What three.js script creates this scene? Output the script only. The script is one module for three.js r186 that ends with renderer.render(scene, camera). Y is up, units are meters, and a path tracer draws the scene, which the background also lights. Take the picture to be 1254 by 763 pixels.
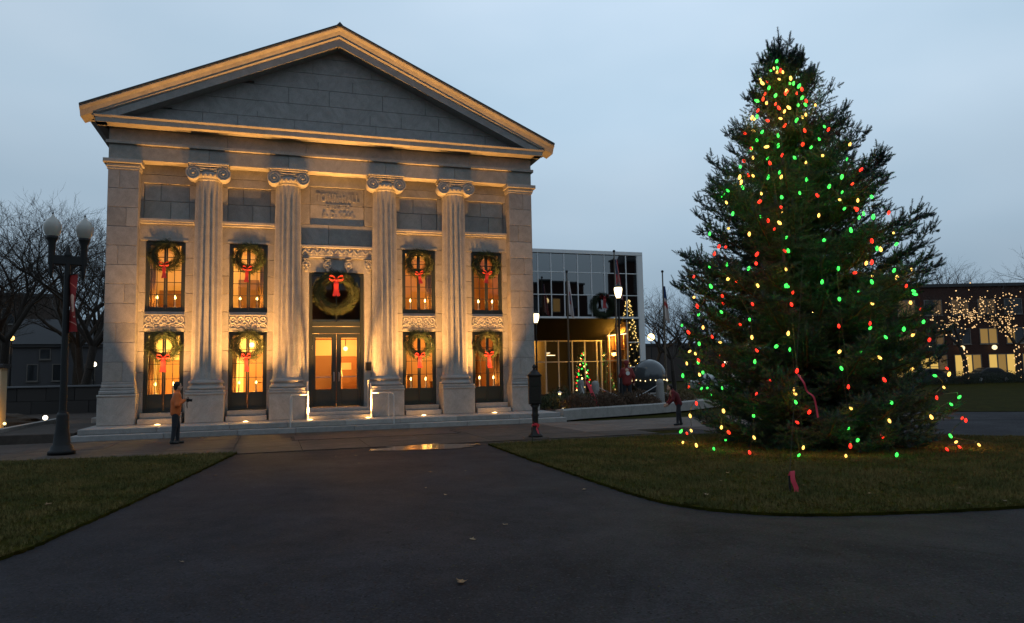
import * as THREE from 'three';
import { mergeGeometries, mergeVertices, toCreasedNormals } from 'three/addons/utils/BufferGeometryUtils.js';
import { MarchingCubes } from 'three/addons/objects/MarchingCubes.js';
import { FontLoader } from 'three/addons/loaders/FontLoader.js';
import { TextGeometry } from 'three/addons/geometries/TextGeometry.js';
import { createNoise2D, createNoise3D } from 'simplex-noise';

// ---------------------------------------------------------------- camera, sky, dusk light, exposure
const scene = new THREE.Scene();
const EYE = new THREE.Vector3(-2.2485, 1.749, 27.4839), YAW = 0.3166, PITCH = 0.085, ROLL = -0.0191;
const camera = new THREE.PerspectiveCamera(45.94, 1254 / 763, 0.1, 900);
{
  const f = new THREE.Vector3(Math.sin(YAW) * Math.cos(PITCH), Math.sin(PITCH), -Math.cos(YAW) * Math.cos(PITCH));
  const r = new THREE.Vector3().crossVectors(f, new THREE.Vector3(0, 1, 0)).normalize(), u = new THREE.Vector3().crossVectors(r, f);
  camera.up.copy(u).multiplyScalar(Math.cos(ROLL)).addScaledVector(r, -Math.sin(ROLL));
  camera.position.copy(EYE);
  camera.lookAt(EYE.clone().add(f));
}
const renderer = new THREE.WebGLRenderer({ antialias: true });
renderer.toneMapping = THREE.LinearToneMapping;
renderer.toneMappingExposure = 1;
renderer.shadowMap.enabled = true;

function rng(seed) { let s = seed | 0; return () => { s = (s + 0x6d2b79f5) | 0; let t = Math.imul(s ^ (s >>> 15), 1 | s); t = (t + Math.imul(t ^ (t >>> 7), 61 | t)) ^ t; return ((t ^ (t >>> 14)) >>> 0) / 4294967296; }; }
const rand = rng(7), rr = (a, b, r = rand) => a + (b - a) * r();
const n2 = createNoise2D(rng(11)), n3 = createNoise3D(rng(12));
const smooth = (a, b, x) => { const t = Math.min(1, Math.max(0, (x - a) / (b - a))); return t * t * (3 - 2 * t); };
{
  // a cloudy evening sky: grey-blue, dimmer towards the horizon
  const W = 1024, H = 512, d = new Float32Array(W * H * 4);
  const stops = [[-90, 0.02, 0.022, 0.026], [-1, 0.10, 0.13, 0.17], [0, 0.19, 0.255, 0.335], [6, 0.265, 0.36, 0.45], [12, 0.35, 0.465, 0.575], [20, 0.425, 0.56, 0.69], [30, 0.455, 0.59, 0.73], [90, 0.425, 0.55, 0.70]];
  for (let y = 0; y < H; y++) {
    const el = ((y + 0.5) / H - 0.5) * 180;
    let k = 0; while (k < stops.length - 2 && el > stops[k + 1][0]) k++;
    const a = stops[k], b = stops[k + 1], t = smooth(0, 1, Math.min(1, Math.max(0, (el - a[0]) / (b[0] - a[0]))));
    for (let x = 0; x < W; x++) {
      const az = ((x + 0.5) / W - 0.5) * 2 * Math.PI, e = el * Math.PI / 180, X = Math.cos(az) * Math.cos(e), Z = Math.sin(az) * Math.cos(e), Y = Math.sin(e);
      let c = 0; if (el > -4) for (let o = 0, f = 1.6, w = 1; o < 4; o++, f *= 2.1, w *= 0.5) c += w * n3(X * f + 3.1, Y * f * 2.6, Z * f);
      const away = Math.abs(((az + 1.02 + 3 * Math.PI) % (2 * Math.PI)) - Math.PI), g = (0.975 + 0.25 * Math.exp(-((away / 0.62) ** 2))) * (1 + 0.05 * c), wh = 1 + 0.03 * c;
      const i = (y * W + x) * 4;
      d[i] = (a[1] + (b[1] - a[1]) * t) * g * wh; d[i + 1] = (a[2] + (b[2] - a[2]) * t) * g; d[i + 2] = (a[3] + (b[3] - a[3]) * t) * g / Math.sqrt(wh); d[i + 3] = 1;
    }
  }
  const t = new THREE.DataTexture(d, W, H, THREE.RGBAFormat, THREE.FloatType);
  t.mapping = THREE.EquirectangularReflectionMapping; t.magFilter = THREE.LinearFilter; t.wrapS = THREE.RepeatWrapping; t.needsUpdate = true;
  scene.background = t; scene.environment = t;
}
scene.backgroundIntensity = 1; scene.environmentIntensity = 1;
const sun = new THREE.DirectionalLight(0xbfd0ea, 0.03);
sun.position.set(-30, 60, -40); sun.shadow.radius = 60; sun.castShadow = true;
sun.shadow.mapSize.set(2048, 2048); Object.assign(sun.shadow.camera, { left: -60, right: 60, top: 60, bottom: -60, near: 1, far: 250 });
scene.add(sun, sun.target);

// ---------------------------------------------------------------- helpers
const V = (x, y, z) => new THREE.Vector3(x, y, z), used = new Map();
function numbered(n) { const k = used.get(n) ?? 0; used.set(n, k + 1); return k ? n + '_' + String(k).padStart(3, '0') : n; }
function part(name, geo, mat, parent, label) {
  const m = new THREE.Mesh(geo, mat); m.name = name; m.castShadow = m.receiveShadow = true;
  if (label) m.userData.label = label;
  parent.add(m); return m;
}
function sub(name, parent, pos) { const g = new THREE.Group(); g.name = name; if (pos) g.position.set(...pos); parent.add(g); return g; }
function thing(name, label, category, pos = [0, 0, 0], turn = 0, group) {
  const g = new THREE.Group(); g.name = numbered(name); g.position.set(...pos); g.rotation.y = turn; g.userData = { label, category };
  if (group) g.userData.group = group;
  scene.add(g); return g;
}
function solo(name, geo, mat, label, category, group) {
  const m = part(numbered(name), geo, mat, scene); m.userData = { label, category }; if (group) m.userData.group = group; return m;
}
function structure(name, geo, mat) { const m = geo ? part(numbered(name), geo, mat, scene) : sub(numbered(name), scene); m.userData.kind = 'structure'; return m; }
function copyOf(o, label, pos, turn = 0, scale = 1) {
  const c = o.clone(); c.name = numbered(o.name.replace(/_\d{3}$/, '')); c.userData = { ...o.userData, label }; c.position.set(...pos); c.rotation.y = turn; c.scale.setScalar(scale); scene.add(c); return c;
}
// texture coordinates in metres, by the way each face points
function uvm(g, k = 1, ou = 0, ov = 0) {
  if (g.index) g = g.toNonIndexed();
  const p = g.attributes.position, uv = new Float32Array(p.count * 2), a = V(), b = V(), c = V(), n = V();
  for (let i = 0; i < p.count; i += 3) {
    a.fromBufferAttribute(p, i); b.fromBufferAttribute(p, i + 1); c.fromBufferAttribute(p, i + 2);
    n.crossVectors(b.clone().sub(a), c.clone().sub(a)); const x = Math.abs(n.x), y = Math.abs(n.y), z = Math.abs(n.z);
    for (let j = 0; j < 3; j++) { const v = [a, b, c][j]; uv[(i + j) * 2] = (x > y && x > z ? v.z : v.x) * k + ou; uv[(i + j) * 2 + 1] = (y >= x && y >= z ? v.z : v.y) * k + ov; }
  }
  g.setAttribute('uv', new THREE.BufferAttribute(uv, 2)); return g;
}
const plainBox = (x0, x1, y0, y1, z0, z1) => uvm(new THREE.BoxGeometry(x1 - x0, y1 - y0, z1 - z0).translate((x0 + x1) / 2, (y0 + y1) / 2, (z0 + z1) / 2), 1, rand() * 9, rand() * 9);
// a box with chamfered edges
function block(x0, x1, y0, y1, z0, z1, c = 0.008) {
  const w = x1 - x0, h = y1 - y0, d = z1 - z0; c = Math.min(c, w / 4, h / 4, d / 4);
  const s = new THREE.Shape([[-w / 2 + c, -h / 2 + c], [w / 2 - c, -h / 2 + c], [w / 2 - c, h / 2 - c], [-w / 2 + c, h / 2 - c]].map((p) => new THREE.Vector2(...p)));
  const g = new THREE.ExtrudeGeometry(s, { depth: d - 2 * c, bevelEnabled: true, bevelThickness: c, bevelSize: c, bevelSegments: 1, steps: 1, curveSegments: 1 });
  g.translate((x0 + x1) / 2, (y0 + y1) / 2, z0 + c); g.clearGroups();
  const u = uvm(g, 1, rand() * 9, rand() * 9); u.computeVertexNormals(); return u;
}
const merge = (list) => mergeGeometries(list.map((g) => { g = g.index ? g.toNonIndexed() : g; for (const k of Object.keys(g.attributes)) if (!['position', 'normal', 'uv'].includes(k)) g.deleteAttribute(k); if (!g.attributes.uv) uvm(g); return g; }));
function tube(points, r, seg = 6, n) { const pts = points.map((p) => p.isVector3 ? p : V(...p)); return new THREE.TubeGeometry(pts.length === 2 ? new THREE.LineCurve3(...pts) : new THREE.CatmullRomCurve3(pts), n ?? Math.max(1, (pts.length - 1) * 4), r, seg, false); }
function rod(a, b, r0, r1 = r0, seg = 8, open = false) {
  a = a.isVector3 ? a : V(...a); b = b.isVector3 ? b : V(...b);
  const d = b.clone().sub(a), g = new THREE.CylinderGeometry(r1, r0, d.length(), seg, 1, open).translate(0, d.length() / 2, 0);
  return g.applyQuaternion(new THREE.Quaternion().setFromUnitVectors(V(0, 1, 0), d.normalize())).translate(a.x, a.y, a.z);
}
const lathe = (pts, seg = 24) => new THREE.LatheGeometry(pts.map((p) => new THREE.Vector2(...p)), seg);
function sheet(points, y, thick, mat, name, parent) {     // a flat piece of ground from [x, z] points
  const s = new THREE.Shape(points.map(([x, z]) => new THREE.Vector2(x, -z)));
  const g = new THREE.ExtrudeGeometry(s, { depth: thick, bevelEnabled: false }); g.clearGroups(); g.rotateX(-Math.PI / 2).translate(0, y - thick, 0);
  const u = uvm(g); u.computeVertexNormals();
  return parent ? part(name, u, mat, parent) : structure(name, u, mat);
}
function loft(A, B) {       // closed prism between two polygons of equal length
  const n = A.length, v = [], tri = (a, b, c) => v.push(...a, ...b, ...c);
  for (let i = 0; i < n; i++) { const j = (i + 1) % n; tri(A[i], B[i], B[j]); tri(A[i], B[j], A[j]); }
  const cap = (P, flip) => { const x = P.map((p) => p[0]), sameX = Math.max(...x) - Math.min(...x) < 1e-6; const f = THREE.ShapeUtils.triangulateShape(P.map((p) => sameX ? new THREE.Vector2(p[2], p[1]) : new THREE.Vector2(p[0], p[1])), []); for (const [a, b, c] of f) flip ? tri(P[a], P[c], P[b]) : tri(P[a], P[b], P[c]); };
  cap(A, true); cap(B, false);
  const g = new THREE.BufferGeometry(); g.setAttribute('position', new THREE.Float32BufferAttribute(v, 3)); const u = uvm(g); u.computeVertexNormals(); return u;
}
// ---------------------------------------------------------------- materials
function tex(size, fn, srgb = true, rep = 1) {
  const d = new Uint8Array(size * size * 4);
  for (let y = 0; y < size; y++) for (let x = 0; x < size; x++) { const c = fn(x / size, y / size, x, y), i = (y * size + x) * 4; d[i] = c[0]; d[i + 1] = c[1]; d[i + 2] = c[2]; d[i + 3] = 255; }
  const t = new THREE.DataTexture(d, size, size); t.wrapS = t.wrapT = THREE.RepeatWrapping; t.magFilter = THREE.LinearFilter; t.repeat.set(rep, rep); if (srgb) t.colorSpace = THREE.SRGBColorSpace; t.needsUpdate = true; return t;
}
// noise that repeats without a seam
function tile(u, v, f, s = 0) { const a = u * 2 * Math.PI, b = v * 2 * Math.PI, R = f / (2 * Math.PI); return n3(Math.cos(a) * R + s, Math.sin(a) * R + Math.cos(b) * R * 0.7, Math.sin(b) * R + s * 1.7); }
const fbm = (u, v, f, s = 0, o = 4) => { let c = 0, w = 1, t = 0; for (let i = 0; i < o; i++) { c += w * tile(u, v, f, s + i * 5.3); t += w; w *= 0.55; f *= 2.1; } return c / t; };
const hash = (x, y) => { const s = Math.sin(x * 127.1 + y * 311.7) * 43758.5453; return s - Math.floor(s); };
const lin = (r, g, b) => new THREE.Color().setRGB(r, g, b);
const graniteMap = tex(512, (u, v, x, y) => { const k = 214 + 20 * fbm(u, v, 6, 1) + 14 * fbm(u, v, 40, 3) + 30 * (hash(x, y) - 0.5) - (hash(x + 9, y) > 0.93 ? 40 : 0); return [k, k * 0.985, k * 0.965]; }, true, 0.5);
const graniteBump = tex(512, (u, v, x, y) => { const k = 128 + 40 * fbm(u, v, 30, 5) + 30 * (hash(x, y + 3) - 0.5); return [k, k, k]; }, false, 0.5);
const asphaltMap = tex(1024, (u, v, x, y) => { const c = fbm(u, v, 5, 2), X = x >> 1, Y = y >> 1, seam = Math.abs(((v * 3 + 0.03 * fbm(u, v, 6, 14)) % 1) - 0.5) < 0.0035 ? 26 : 0, crack = Math.abs(fbm(u, v, 7, 21, 3)) < 0.006 ? -46 : 0, k = 166 + 34 * c + 20 * fbm(u, v, 22, 8) + 52 * (hash(X, Y) - 0.5) + 26 * (hash(x, y) - 0.5) + (hash(X + 5, Y + 1) > 0.975 ? 70 : 0) + seam + crack; return [k, k * 1.0, k * 1.03]; }, true, 0.125);
const asphaltRough = tex(512, (u, v) => { const k = 226 + 26 * fbm(u, v, 4, 4) + 16 * fbm(u, v, 17, 6); return [k, k, k]; }, false, 0.09);
const asphaltBump = tex(512, (u, v, x, y) => { const k = 128 + 110 * (hash(x, y) - 0.5) + 20 * fbm(u, v, 20, 7); return [k, k, k]; }, false, 0.8);
const concreteMap = tex(512, (u, v, x, y) => { const k = 200 + 34 * fbm(u, v, 5, 9) + 14 * fbm(u, v, 24, 1) + 26 * (hash(x, y) - 0.5); return [k, k * 0.975, k * 0.945]; }, true, 0.3);
const soilMap = tex(512, (u, v, x, y) => { const k = 150 + 60 * fbm(u, v, 14, 3) + 80 * (hash(x, y) - 0.5); return [k, k * 0.86, k * 0.7]; }, true, 0.6);
const turfMap = tex(1024, (u, v, x, y) => { const a = fbm(u, v, 7, 2), b = fbm(u, v, 30, 6), k = 150 + 42 * a + 46 * b + 60 * (hash(x, y) - 0.5), d = Math.max(0, fbm(u, v, 9, 12)); return [k * (1 + 0.28 * d), k, k * 0.55]; }, true, 0.16);
const barkMap = tex(256, (u, v, x, y) => { const k = 170 + 50 * fbm(u, v, 10, 3) + 40 * (hash(x, y) - 0.5); return [k, k * 0.93, k * 0.86]; }, true, 1.5);
const brickMap = tex(256, (u, v, x, y) => { const k = 190 + 40 * fbm(u, v, 20, 3) + 50 * (hash(Math.floor(x / 5), Math.floor(y / 2)) - 0.5); return [k, k * 0.9, k * 0.85]; }, true, 0.5);
const std = (name, color, rough = 0.8, o = {}) => Object.assign(new THREE.MeshPhysicalMaterial({ color, roughness: rough, side: THREE.DoubleSide, ...o }), { name });
const M = {
  granite: std('granite', lin(0.385, 0.375, 0.375), 0.82, { map: graniteMap, bumpMap: graniteBump, bumpScale: 0.0009 }),
  graniteB: std('granite pale', lin(0.415, 0.405, 0.40), 0.82, { map: graniteMap, bumpMap: graniteBump, bumpScale: 0.0009 }),
  graniteC: std('granite grey', lin(0.35, 0.35, 0.36), 0.84, { map: graniteMap, bumpMap: graniteBump, bumpScale: 0.001 }),
  graniteD: std('granite warm', lin(0.37, 0.352, 0.335), 0.84, { map: graniteMap, bumpMap: graniteBump, bumpScale: 0.001 }),
  graniteE: std('granite dark', lin(0.315, 0.312, 0.315), 0.84, { map: graniteMap, bumpMap: graniteBump, bumpScale: 0.001 }),
  mortar: std('mortar', lin(0.12, 0.115, 0.11), 0.95),
  asphalt: std('asphalt', lin(0.044, 0.042, 0.048), 0.98, { specularIntensity: 0.22, map: asphaltMap, roughnessMap: asphaltRough, bumpMap: asphaltBump, bumpScale: 0.004 }),
  concrete: std('concrete', lin(0.1, 0.084, 0.077), 0.92, { specularIntensity: 0.3, map: concreteMap }),
  concreteC: std('pale concrete', lin(0.19, 0.162, 0.15), 0.92, { specularIntensity: 0.3, map: concreteMap }),
  concreteB: std('concrete worn', lin(0.086, 0.073, 0.068), 0.92, { specularIntensity: 0.3, map: concreteMap }),
  soil: std('mulch', lin(0.07, 0.048, 0.034), 1, { map: soilMap }),
  turf: std('turf', lin(0.06, 0.06, 0.026), 1, { specularIntensity: 0.05, map: turfMap }),
  bark: std('bark', lin(0.06, 0.05, 0.042), 0.95, { map: barkMap }),
  darkMetal: std('black iron', lin(0.011, 0.0112, 0.012), 0.55, { specularIntensity: 0.5 }),
  greenFrame: std('dark green painted frame', lin(0.02, 0.024, 0.02), 0.45),
  rail: std('grey handrail', lin(0.42, 0.42, 0.42), 0.4, { metalness: 0.3 }),
  glass: Object.assign(new THREE.MeshPhysicalMaterial({ color: 0xffffff, roughness: 0.02, transmission: 1, thickness: 0, ior: 1.5, side: THREE.DoubleSide }), { name: 'window glass' }),
  tintGlass: Object.assign(new THREE.MeshPhysicalMaterial({ color: lin(0.12, 0.16, 0.2), roughness: 0.015, transmission: 1, thickness: 0, ior: 2.8, specularIntensity: 1, specularColor: lin(0.66, 0.84, 1), side: THREE.DoubleSide }), { name: 'reflective tinted glass' }),
  plaster: std('cream plaster', lin(0.66, 0.57, 0.38), 0.9),
  panelWood: std('stained wood', lin(0.28, 0.13, 0.05), 0.55),
  floorWood: std('wooden floor', lin(0.2, 0.11, 0.05), 0.4),
  tanWall: std('tan plaster', lin(0.42, 0.26, 0.13), 0.9),
  darkRoom: std('dark plaster', lin(0.2, 0.13, 0.08), 0.9),
  red: std('red ribbon', lin(0.27, 0.008, 0.01), 0.6),
  pink: std('red flagging tape', lin(0.6, 0.04, 0.07), 0.6),
  white: std('white painted metal', lin(0.62, 0.62, 0.62), 0.5),
  roof: std('dark roof', lin(0.035, 0.035, 0.037), 0.85),
  wax: std('candle wax', lin(0.75, 0.68, 0.5), 0.5),
  brick: std('brick', lin(0.065, 0.03, 0.022), 0.95, { map: brickMap }),
  stonePale: std('pale granite post', lin(0.36, 0.35, 0.34), 0.8, { map: graniteMap, bumpMap: graniteBump, bumpScale: 0.001 }),
};
const glow = (name, r, g, b, k) => { const m = std(name, lin(0.06, 0.06, 0.06), 0.4); m.emissive = lin(r, g, b); m.emissiveIntensity = k; return m; };
// ---------------------------------------------------------------- ground
structure('ground', uvm(new THREE.PlaneGeometry(900, 900, 1, 1).rotateX(-Math.PI / 2).translate(0, -0.06, -60)), M.turf);
sheet([[-60, 9.2], [-60, 60], [70, 60], [70, 14], [24, 7.6], [16, 3], [12, 3], [9, 8.9]], 0, 0.05, M.asphalt, 'driveway');
const smoothLine = (pts, n) => new THREE.SplineCurve(pts.map((p) => new THREE.Vector2(...p))).getPoints(n).map((p) => [p.x, p.y]);
const lawnLeft = [...smoothLine([[-3.0, 8.75], [-3.45, 11.5], [-3.9, 14.3], [-4.43, 17.2], [-4.85, 18.9], [-6.0, 20.3], [-9, 21.2], [-16, 21.8]], 40), [-32, 22], [-32, 8.0], [-8, 8.2]];
const lawnRight = [...smoothLine([[2.88, 9.75], [2.76, 12.5], [2.70, 14.7], [2.64, 18.0], [2.84, 19.1], [3.3, 19.75], [3.95, 20.17], [5.14, 20.5], [6.8, 20.75], [12, 21.2]], 48), [24, 21.6], [24, 18.4], ...smoothLine([[20, 16.9], [14.9, 14.3], [11.5, 11.2], [8.2, 9.75], [5, 9.7]], 24)];
const lawnFar = [[17, 1.5], [24, 7.2], [45, 13.6], [130, 30], [130, -50], [60, -24], [34, -12]];
// lawn edges crumble a little
const ragged = (pts) => pts.flatMap((p, i) => { const q = pts[(i + 1) % pts.length], L = Math.hypot(q[0] - p[0], q[1] - p[1]), n = L < 8 ? Math.max(1, Math.round(L / 0.09)) : 1, o = []; for (let k = 0; k < n; k++) { const t = k / n; o.push([p[0] + (q[0] - p[0]) * t + 0.022 * n2(p[0] * 4 + t * L * 5, p[1] * 4) * (n > 1), p[1] + (q[1] - p[1]) * t + 0.022 * n2(p[1] * 4 + t * L * 5, p[0] * 4 + 9) * (n > 1)]); } return o; });
const lawnPieces = [sheet(ragged(lawnLeft), 0.035, 0.06, M.turf, 'lawn'), sheet(ragged(lawnRight), 0.035, 0.06, M.turf, 'lawn'), sheet(lawnFar, 0.03, 0.06, M.turf, 'lawn')];
{
  // short winter grass on the two near lawns
  const blade = [], r = rng(21);
  for (let i = 0; i < 7; i++) {
    const a = r() * 6.28, b = r() * 0.018, h = 0.028 + r() * 0.034, lean = 0.012 + r() * 0.03, w = 0.0028, x = Math.cos(a * 3) * b, z = Math.sin(a * 3) * b, dx = Math.cos(a), dz = Math.sin(a);
    blade.push(x - dz * w, 0, z + dx * w, x + dz * w, 0, z - dx * w, x + dx * lean, h, z + dz * lean);
  }
  const g = new THREE.BufferGeometry(); g.setAttribute('position', new THREE.Float32BufferAttribute(blade, 3)); g.computeVertexNormals();
  const inside = (P, x, z) => { let c = false; for (let i = 0, j = P.length - 1; i < P.length; j = i++) if ((P[i][1] > z) !== (P[j][1] > z) && x < (P[j][0] - P[i][0]) * (z - P[i][1]) / (P[j][1] - P[i][1]) + P[i][0]) c = !c; return c; };
  const mat = std('grass blades', lin(1, 1, 1), 0.9, { specularIntensity: 0.2 }), m4 = new THREE.Matrix4(), q = new THREE.Quaternion(), col = new THREE.Color();
  for (const [P, x0, x1, z0, z1, want, name, label] of [[lawnLeft, -14, -2.8, 8, 21.5, 42000, 'grass', 'short grass on the lawn left of the driveway'], [lawnRight, 2.5, 17, 9.5, 21.4, 62000, 'grass', 'short grass on the lawn round the lit spruce']]) {
    const im = new THREE.InstancedMesh(g, mat, want); im.name = numbered(name); im.castShadow = im.receiveShadow = true;
    let k = 0; while (k < want) {
      const x = rr(x0, x1, r), z = rr(z0, z1, r); if (!inside(P, x, z)) continue;
      const patch = n2(x * 0.5, z * 0.5), s = rr(0.6, 1.25, r) * (1 + 0.25 * patch); if (n2(x * 1.7 + 40, z * 1.7) < -0.55 && r() < 0.7) { if (r() < 0.5) continue; }
      q.setFromAxisAngle(V(0, 1, 0), r() * 6.28); m4.compose(V(x, 0.033, z), q, V(s, s, s)); im.setMatrixAt(k, m4);
      const dry = Math.max(0, Math.min(1, 0.38 + 0.4 * n2(x * 0.8 + 7, z * 0.8) + rr(-0.25, 0.25, r))); col.setRGB(0.055 + 0.1 * dry, 0.06 + 0.052 * dry, 0.02 + 0.022 * dry); im.setColorAt(k, col); k++;
    }
    im.userData = { label, category: 'grass', kind: 'stuff' }; scene.add(im);
  }
}
// fallen leaves on the driveway and lawns
{
  const leafMat = [lin(0.16, 0.09, 0.04), lin(0.2, 0.14, 0.08), lin(0.1, 0.06, 0.035)].map((c, i) => std('dry leaf ' + i, c, 0.9));
  const s = new THREE.Shape(); s.moveTo(0, -0.05); s.quadraticCurveTo(0.035, -0.02, 0.02, 0.0); s.lineTo(0.045, 0.025); s.quadraticCurveTo(0.015, 0.03, 0, 0.06); s.quadraticCurveTo(-0.02, 0.03, -0.045, 0.028); s.lineTo(-0.02, 0); s.quadraticCurveTo(-0.035, -0.02, 0, -0.05);
  const g = new THREE.ExtrudeGeometry(s, { depth: 0.002, bevelEnabled: false, curveSegments: 3 }); g.rotateX(-Math.PI / 2);
  { const p = g.attributes.position; for (let i = 0; i < p.count; i++) p.setY(i, p.getY(i) + 9 * p.getX(i) ** 2 + 3 * p.getZ(i) ** 2); g.computeVertexNormals(); }
  const r = rng(5), spots = [[-0.72, 21.3, 'pale dry leaf lying alone on the near driveway'], [3.4, 18.6, 'dry leaf on the lawn edge nearest the driveway bend'], [4.3, 17.6, 'dry leaf lying on the lawn in front of the spruce'], [4.9, 16.9, 'dry leaf lying on the grass left of the stake'], [6.8, 19.6, 'dry leaf on the grass by the curved lawn edge'], [-3.2, 12.9, 'dry leaf on the driveway beside the left lawn'], [0.5, 14.2, 'dry leaf halfway along the driveway'], [2.2, 17.2, 'dry leaf on the driveway beside the right lawn'], [7.6, 18.2, 'dry leaf on the grass right of the red tape stake'], [-5.2, 15.5, 'dry leaf on the left lawn']];
  for (let i = 0; i < 34; i++) { const right = i % 3 > 0; spots.push(right ? [rr(2.4, 11, r), rr(11, 20.6, r), 'small dry leaf scattered over the lawn and driveway'] : [rr(-6, 2.4, r), rr(10.5, 22.5, r), 'small dry leaf scattered over the lawn and driveway']); }
  spots.forEach(([x, z, label], i) => { const m = solo('fallen_leaf', g, leafMat[i % 3], label, 'leaf', 'fallen leaves'); m.position.set(x, x < -3.8 || x > 2.9 ? 0.06 : 0.012, z); m.rotation.set(rr(-0.15, 0.15, r), r() * 6.28, rr(-0.15, 0.15, r)); m.scale.setScalar(i > 9 ? rr(0.4, 0.75, r) : i ? 0.9 : 1.15); if (i > 9) m.userData.group = 'scattered leaves'; });
}
// walkway of concrete slabs, two brick-paved panels, a thin film of water
const walkway = structure('walkway');
{
  const r = rng(31);
  for (let ix = -17; ix < 12; ix++) for (let iz = 0; iz < 4; iz++) {
    const x0 = ix * 1.62 + 0.1, z0 = 2.78 + iz * 1.5; if (ix === 5 && iz === 3) continue;
    part('paving_slab', block(x0 + 0.006, x0 + 1.614, -0.06, 0.01 + rr(-0.002, 0.003, r), z0 + 0.006, z0 + 1.494, 0.006), x0 > 6.4 && iz < 3 ? M.concreteC : r() < 0.5 ? M.concrete : M.concreteB, walkway);
  }
  const far = sheet([[17.9, 2.8], [17.9, 8.7], [22, 11.3], [60, 22], [60, 17], [25, 7.9]], 0.008, 0.05, M.asphalt, 'path'); far.userData.kind = 'structure';
  const bg = uvm(new THREE.BoxGeometry(0.196, 0.012, 0.096)), bm = std('paving brick', lin(1, 1, 1), 0.9), m4 = new THREE.Matrix4(), c = new THREE.Color();
  const im = new THREE.InstancedMesh(bg, bm, 24 * 15); im.name = 'brick_paving'; im.userData = { kind: 'stuff', label: 'dark red bricks set into the walkway before the steps', category: 'paving' };
  let k = 0; for (let i = 0; i < 24; i++) for (let j = 0; j < 15; j++) { m4.makeTranslation(-1.6 + i * 0.2 + (j % 2) * 0.1, 0.0135 + rr(0, 0.003, r), 4.35 + j * 0.1); im.setMatrixAt(k, m4); const t = rr(0.75, 1.2, r); c.setRGB(0.034 * t, 0.023 * t, 0.021 * t); im.setColorAt(k++, c); }
  im.receiveShadow = true; scene.add(im);
  const pts = []; for (let i = 0; i < 60; i++) { const a = i / 60 * 2 * Math.PI, w = 1 + 0.22 * n2(Math.cos(a) * 1.4 + 5, Math.sin(a) * 1.4) + 0.1 * n2(Math.cos(a) * 5, Math.sin(a) * 5 + 3); pts.push([1.35 + Math.cos(a) * 1.2 * w, 9.55 + Math.sin(a) * 0.62 * w]); }
  const water = std('thin water', lin(0.025, 0.025, 0.027), 0.17, { bumpMap: tex(256, (u, v) => { const k = 128 + 90 * fbm(u, v, 9, 2); return [k, k, k]; }, false, 1.2), bumpScale: 0.0012 });
  structure('puddle', sheet(pts, 0.0145, 0.004, water, 'puddle', new THREE.Group()).geometry, water);
}
// ---------------------------------------------------------------- town hall
const hall = thing('town_hall', 'grey granite temple-fronted hall with four fluted columns and lit windows', 'building');
const PLAT = 0.33, stones = [M.granite, M.graniteB, M.graniteC, M.graniteD, M.graniteE], sr = rng(41), stone = () => stones[Math.floor(sr() * 5)];
// platform and lower step, laid from long slabs
{
  const plat = sub('platform', hall), cut = [-7.75, -5.6, -3.5, -1.75, 0.1, 1.9, 3.9, 5.8, 7.75];
  part('core', plainBox(-7.6, 7.6, -0.05, 0.30, -0.2, 2.2), M.mortar, plat);
  for (let i = 0; i < 8; i++) {
    part('step_slab', block(cut[i] + 0.004, cut[i + 1] - 0.004, 0.17, PLAT, 0.9, 2.4, 0.012), stone(), plat);
    part('step_slab', block(cut[i] + 0.25 * (i > 0) + 0.004 - 0.1 * (i === 0), cut[i + 1] + 0.25 * (i < 7) - 0.004 + 0.1 * (i === 7), -0.05, 0.165, 0.9, 2.76, 0.012), stone(), plat);
    part('step_slab', block(cut[i] + 0.3 * (i > 0) + 0.004, cut[i + 1] + 0.3 * (i < 7) - 0.004, 0.20, PLAT - 0.002, -0.1, 0.895, 0.008), stone(), plat);
  }
}
const BAYS = [-5.746, -3.056, 3.056, 5.746], HW = [0.62, 0.635, 0.635, 0.62];
const HOLES = [];
BAYS.forEach((x, i) => { HOLES.push([x - HW[i], x + HW[i], 0.68, 3.42], [x - HW[i], x + HW[i], 4.11, 6.54]); });
HOLES.push([-0.975, 0.975, 0.68, 5.59]);
// backing wall with openings
{
  const xs = [...new Set([-7.5, 7.5, ...HOLES.flatMap((h) => [h[0], h[1]])])].sort((a, b) => a - b), list = [];
  for (let i = 0; i < xs.length - 1; i++) {
    const x0 = xs[i], x1 = xs[i + 1], cuts = HOLES.filter((h) => h[0] < x1 - 1e-6 && h[1] > x0 + 1e-6).sort((a, b) => a[2] - b[2]); let y = 0;
    for (const h of cuts) { if (h[2] > y) list.push(plainBox(x0, x1, y, h[2], -0.5, -0.24)); y = h[3]; }
    list.push(plainBox(x0, x1, y, 10.9, -0.5, -0.24));
  }
  part('backing_wall', merge(list), M.mortar, hall);
}
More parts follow.
